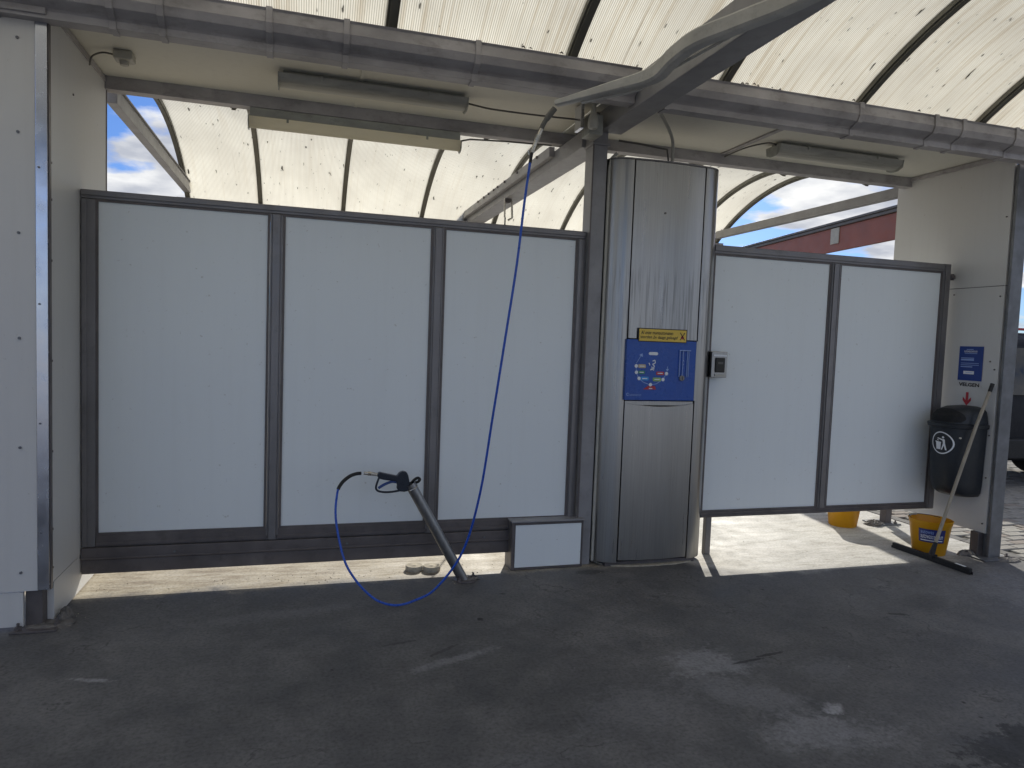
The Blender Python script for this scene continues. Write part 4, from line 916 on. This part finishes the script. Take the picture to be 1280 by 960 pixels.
# ================================================================ beyond the bay
rf = thing('fascia_beam', 'red fascia beam with dark cap of the neighbouring canopy, behind the right panels', 'fascia', (8.4, 3, 3.2))
D0 = Vector((7.66, 2.05, 0)); dr = Vector((.1455, .989, 0)).normalized(); sdv = Vector((dr.y, -dr.x, 0)); zt, zb = 3.235, 2.86
def fb(a, b, o0, o1, z0, z1):
    mb = MB(); pts = [D0+dr*a+sdv*o0, D0+dr*b+sdv*o0, D0+dr*b+sdv*o1, D0+dr*a+sdv*o1]
    mb.loft([[p+Vector((0, 0, z0)) for p in pts], [p+Vector((0, 0, z1)) for p in pts]]); return mb
obj('fascia_board', fb(-3.0, 14, 0, .05, zb, zt-.07), 'redsteel', rf, bev=.004)
obj('cap_rail', fb(-3.0, 14, -.03, .14, zt-.068, zt-.03), 'cap', rf, bev=.004); obj('cap_rail', fb(-3.0, 14, -.05, .16, zt-.028, zt), 'cap', rf, bev=.004)
for a in (1.05, 3.3, 6): obj('clip_plate', fb(a, a+.18, -.012, -.001, zt-.28, zt-.075), 'cable_light', rf, bev=.002)
for a in (-2.8, 13.8): obj('fascia_post', fb(a, a+.12, .051, .14, -.02, zt-.07), 'cap', rf)

vn = thing('parked_van', 'dark blue van parked on the brick paving beyond the right wall', 'van', (10, 4.3, 0))
vx0, vx1, vy0, vy1 = 9.05, 10.95, 1.75, 6.5
side_prof = [(vy0+.02, .32), (vy0, .55), (vy0+.03, 1.05), (vy0+.14, 1.75), (vy0+.28, 1.87), (vy1-1.9, 1.88), (vy1-1.35, 1.80), (vy1-.75, 1.15), (vy1-.12, 1.0), (vy1, .75), (vy1-.02, .32)]
wc = [(vy0+.85), (vy1-.85)]
low = []
for c_ in (wc[1], wc[0]):
    for k in range(9): a = PI*k/8; low.append((c_+.36*math.cos(a), .32+.36*math.sin(a)))
mb = MB(); mb.prism(side_prof + low, 'x', vx0+.03, vx1-.03); obj('van_body', mb, 'van', vn, bev=.05, smooth=True)
mb = MB(); mb.prism([(vy0+.35, 1.15), (vy0+.42, 1.68), (vy0+1.6, 1.70), (vy0+1.6, 1.15)], 'x', vx0+.012, vx0+.028); mb.prism([(vy0+1.7, 1.15), (vy0+1.7, 1.70), (vy1-1.75, 1.70), (vy1-1.15, 1.15)], 'x', vx0+.012, vx0+.028); obj('side_window', mb, 'glass_dark', vn)
mb = MB(); mb.add([(vx0+.2, vy0+.035, 1.12), (vx1-.2, vy0+.035, 1.12), (vx1-.26, vy0+.125, 1.68), (vx0+.26, vy0+.125, 1.68), (vx0+.2, vy0+.012, 1.12), (vx1-.2, vy0+.012, 1.12), (vx1-.26, vy0+.10, 1.68), (vx0+.26, vy0+.10, 1.68)], [(0, 1, 2, 3), (4, 7, 6, 5), (0, 4, 5, 1), (2, 6, 7, 3), (1, 5, 6, 2), (0, 3, 7, 4)]); obj('rear_window', mb, 'glass_dark', vn)
mb = MB(); mb.box(vx0+.02, vx0+.13, vy0-.012, vy0+.06, .9, 1.35); obj('tail_lamp', mb, 'lamp_red', vn, bev=.01); mb = MB(); mb.box(vx1-.13, vx1-.02, vy0-.012, vy0+.06, .9, 1.35); obj('tail_lamp', mb, 'lamp_red', vn, bev=.01)
mb = MB(); mb.box(vx0+.05, vx1-.05, vy0-.07, vy0+.05, .36, .60); obj('bumper', mb, 'black', vn, bev=.02)
mb = MB(); mb.tube([(vx0+.10, vy0-.01, .62), (vx0+.10, vy0-.01, 1.0), (vx0+.13, vy0+.05, 1.55), (vx0+.17, vy0+.12, 1.86)], .016, 8); obj('trim_strip', mb, 'alu_light', vn, smooth=True)
mb = MB(); mb.box(vx0+.12, vx1-.12, vy0+.30, vy0+.34, 1.90, 1.93); obj('roof_rail', mb, 'lamp_red', vn)
for c_ in wc:
    for xx, d_ in ((vx0+.12, -1), (vx1-.12, 1)):
        mb = MB(); mb.disc((xx, c_, .31), .31, 'x', .2, 28); wq = obj('wheel', mb, 'tyre', vn, bev=.03, smooth=True)
        mb = MB(); mb.disc((xx+d_*.098, c_, .31), .20, 'x', .02, 20); obj('rim', mb, 'rimm', wq)

# parenting under a mesh root: child meshes were built relative to the root's origin
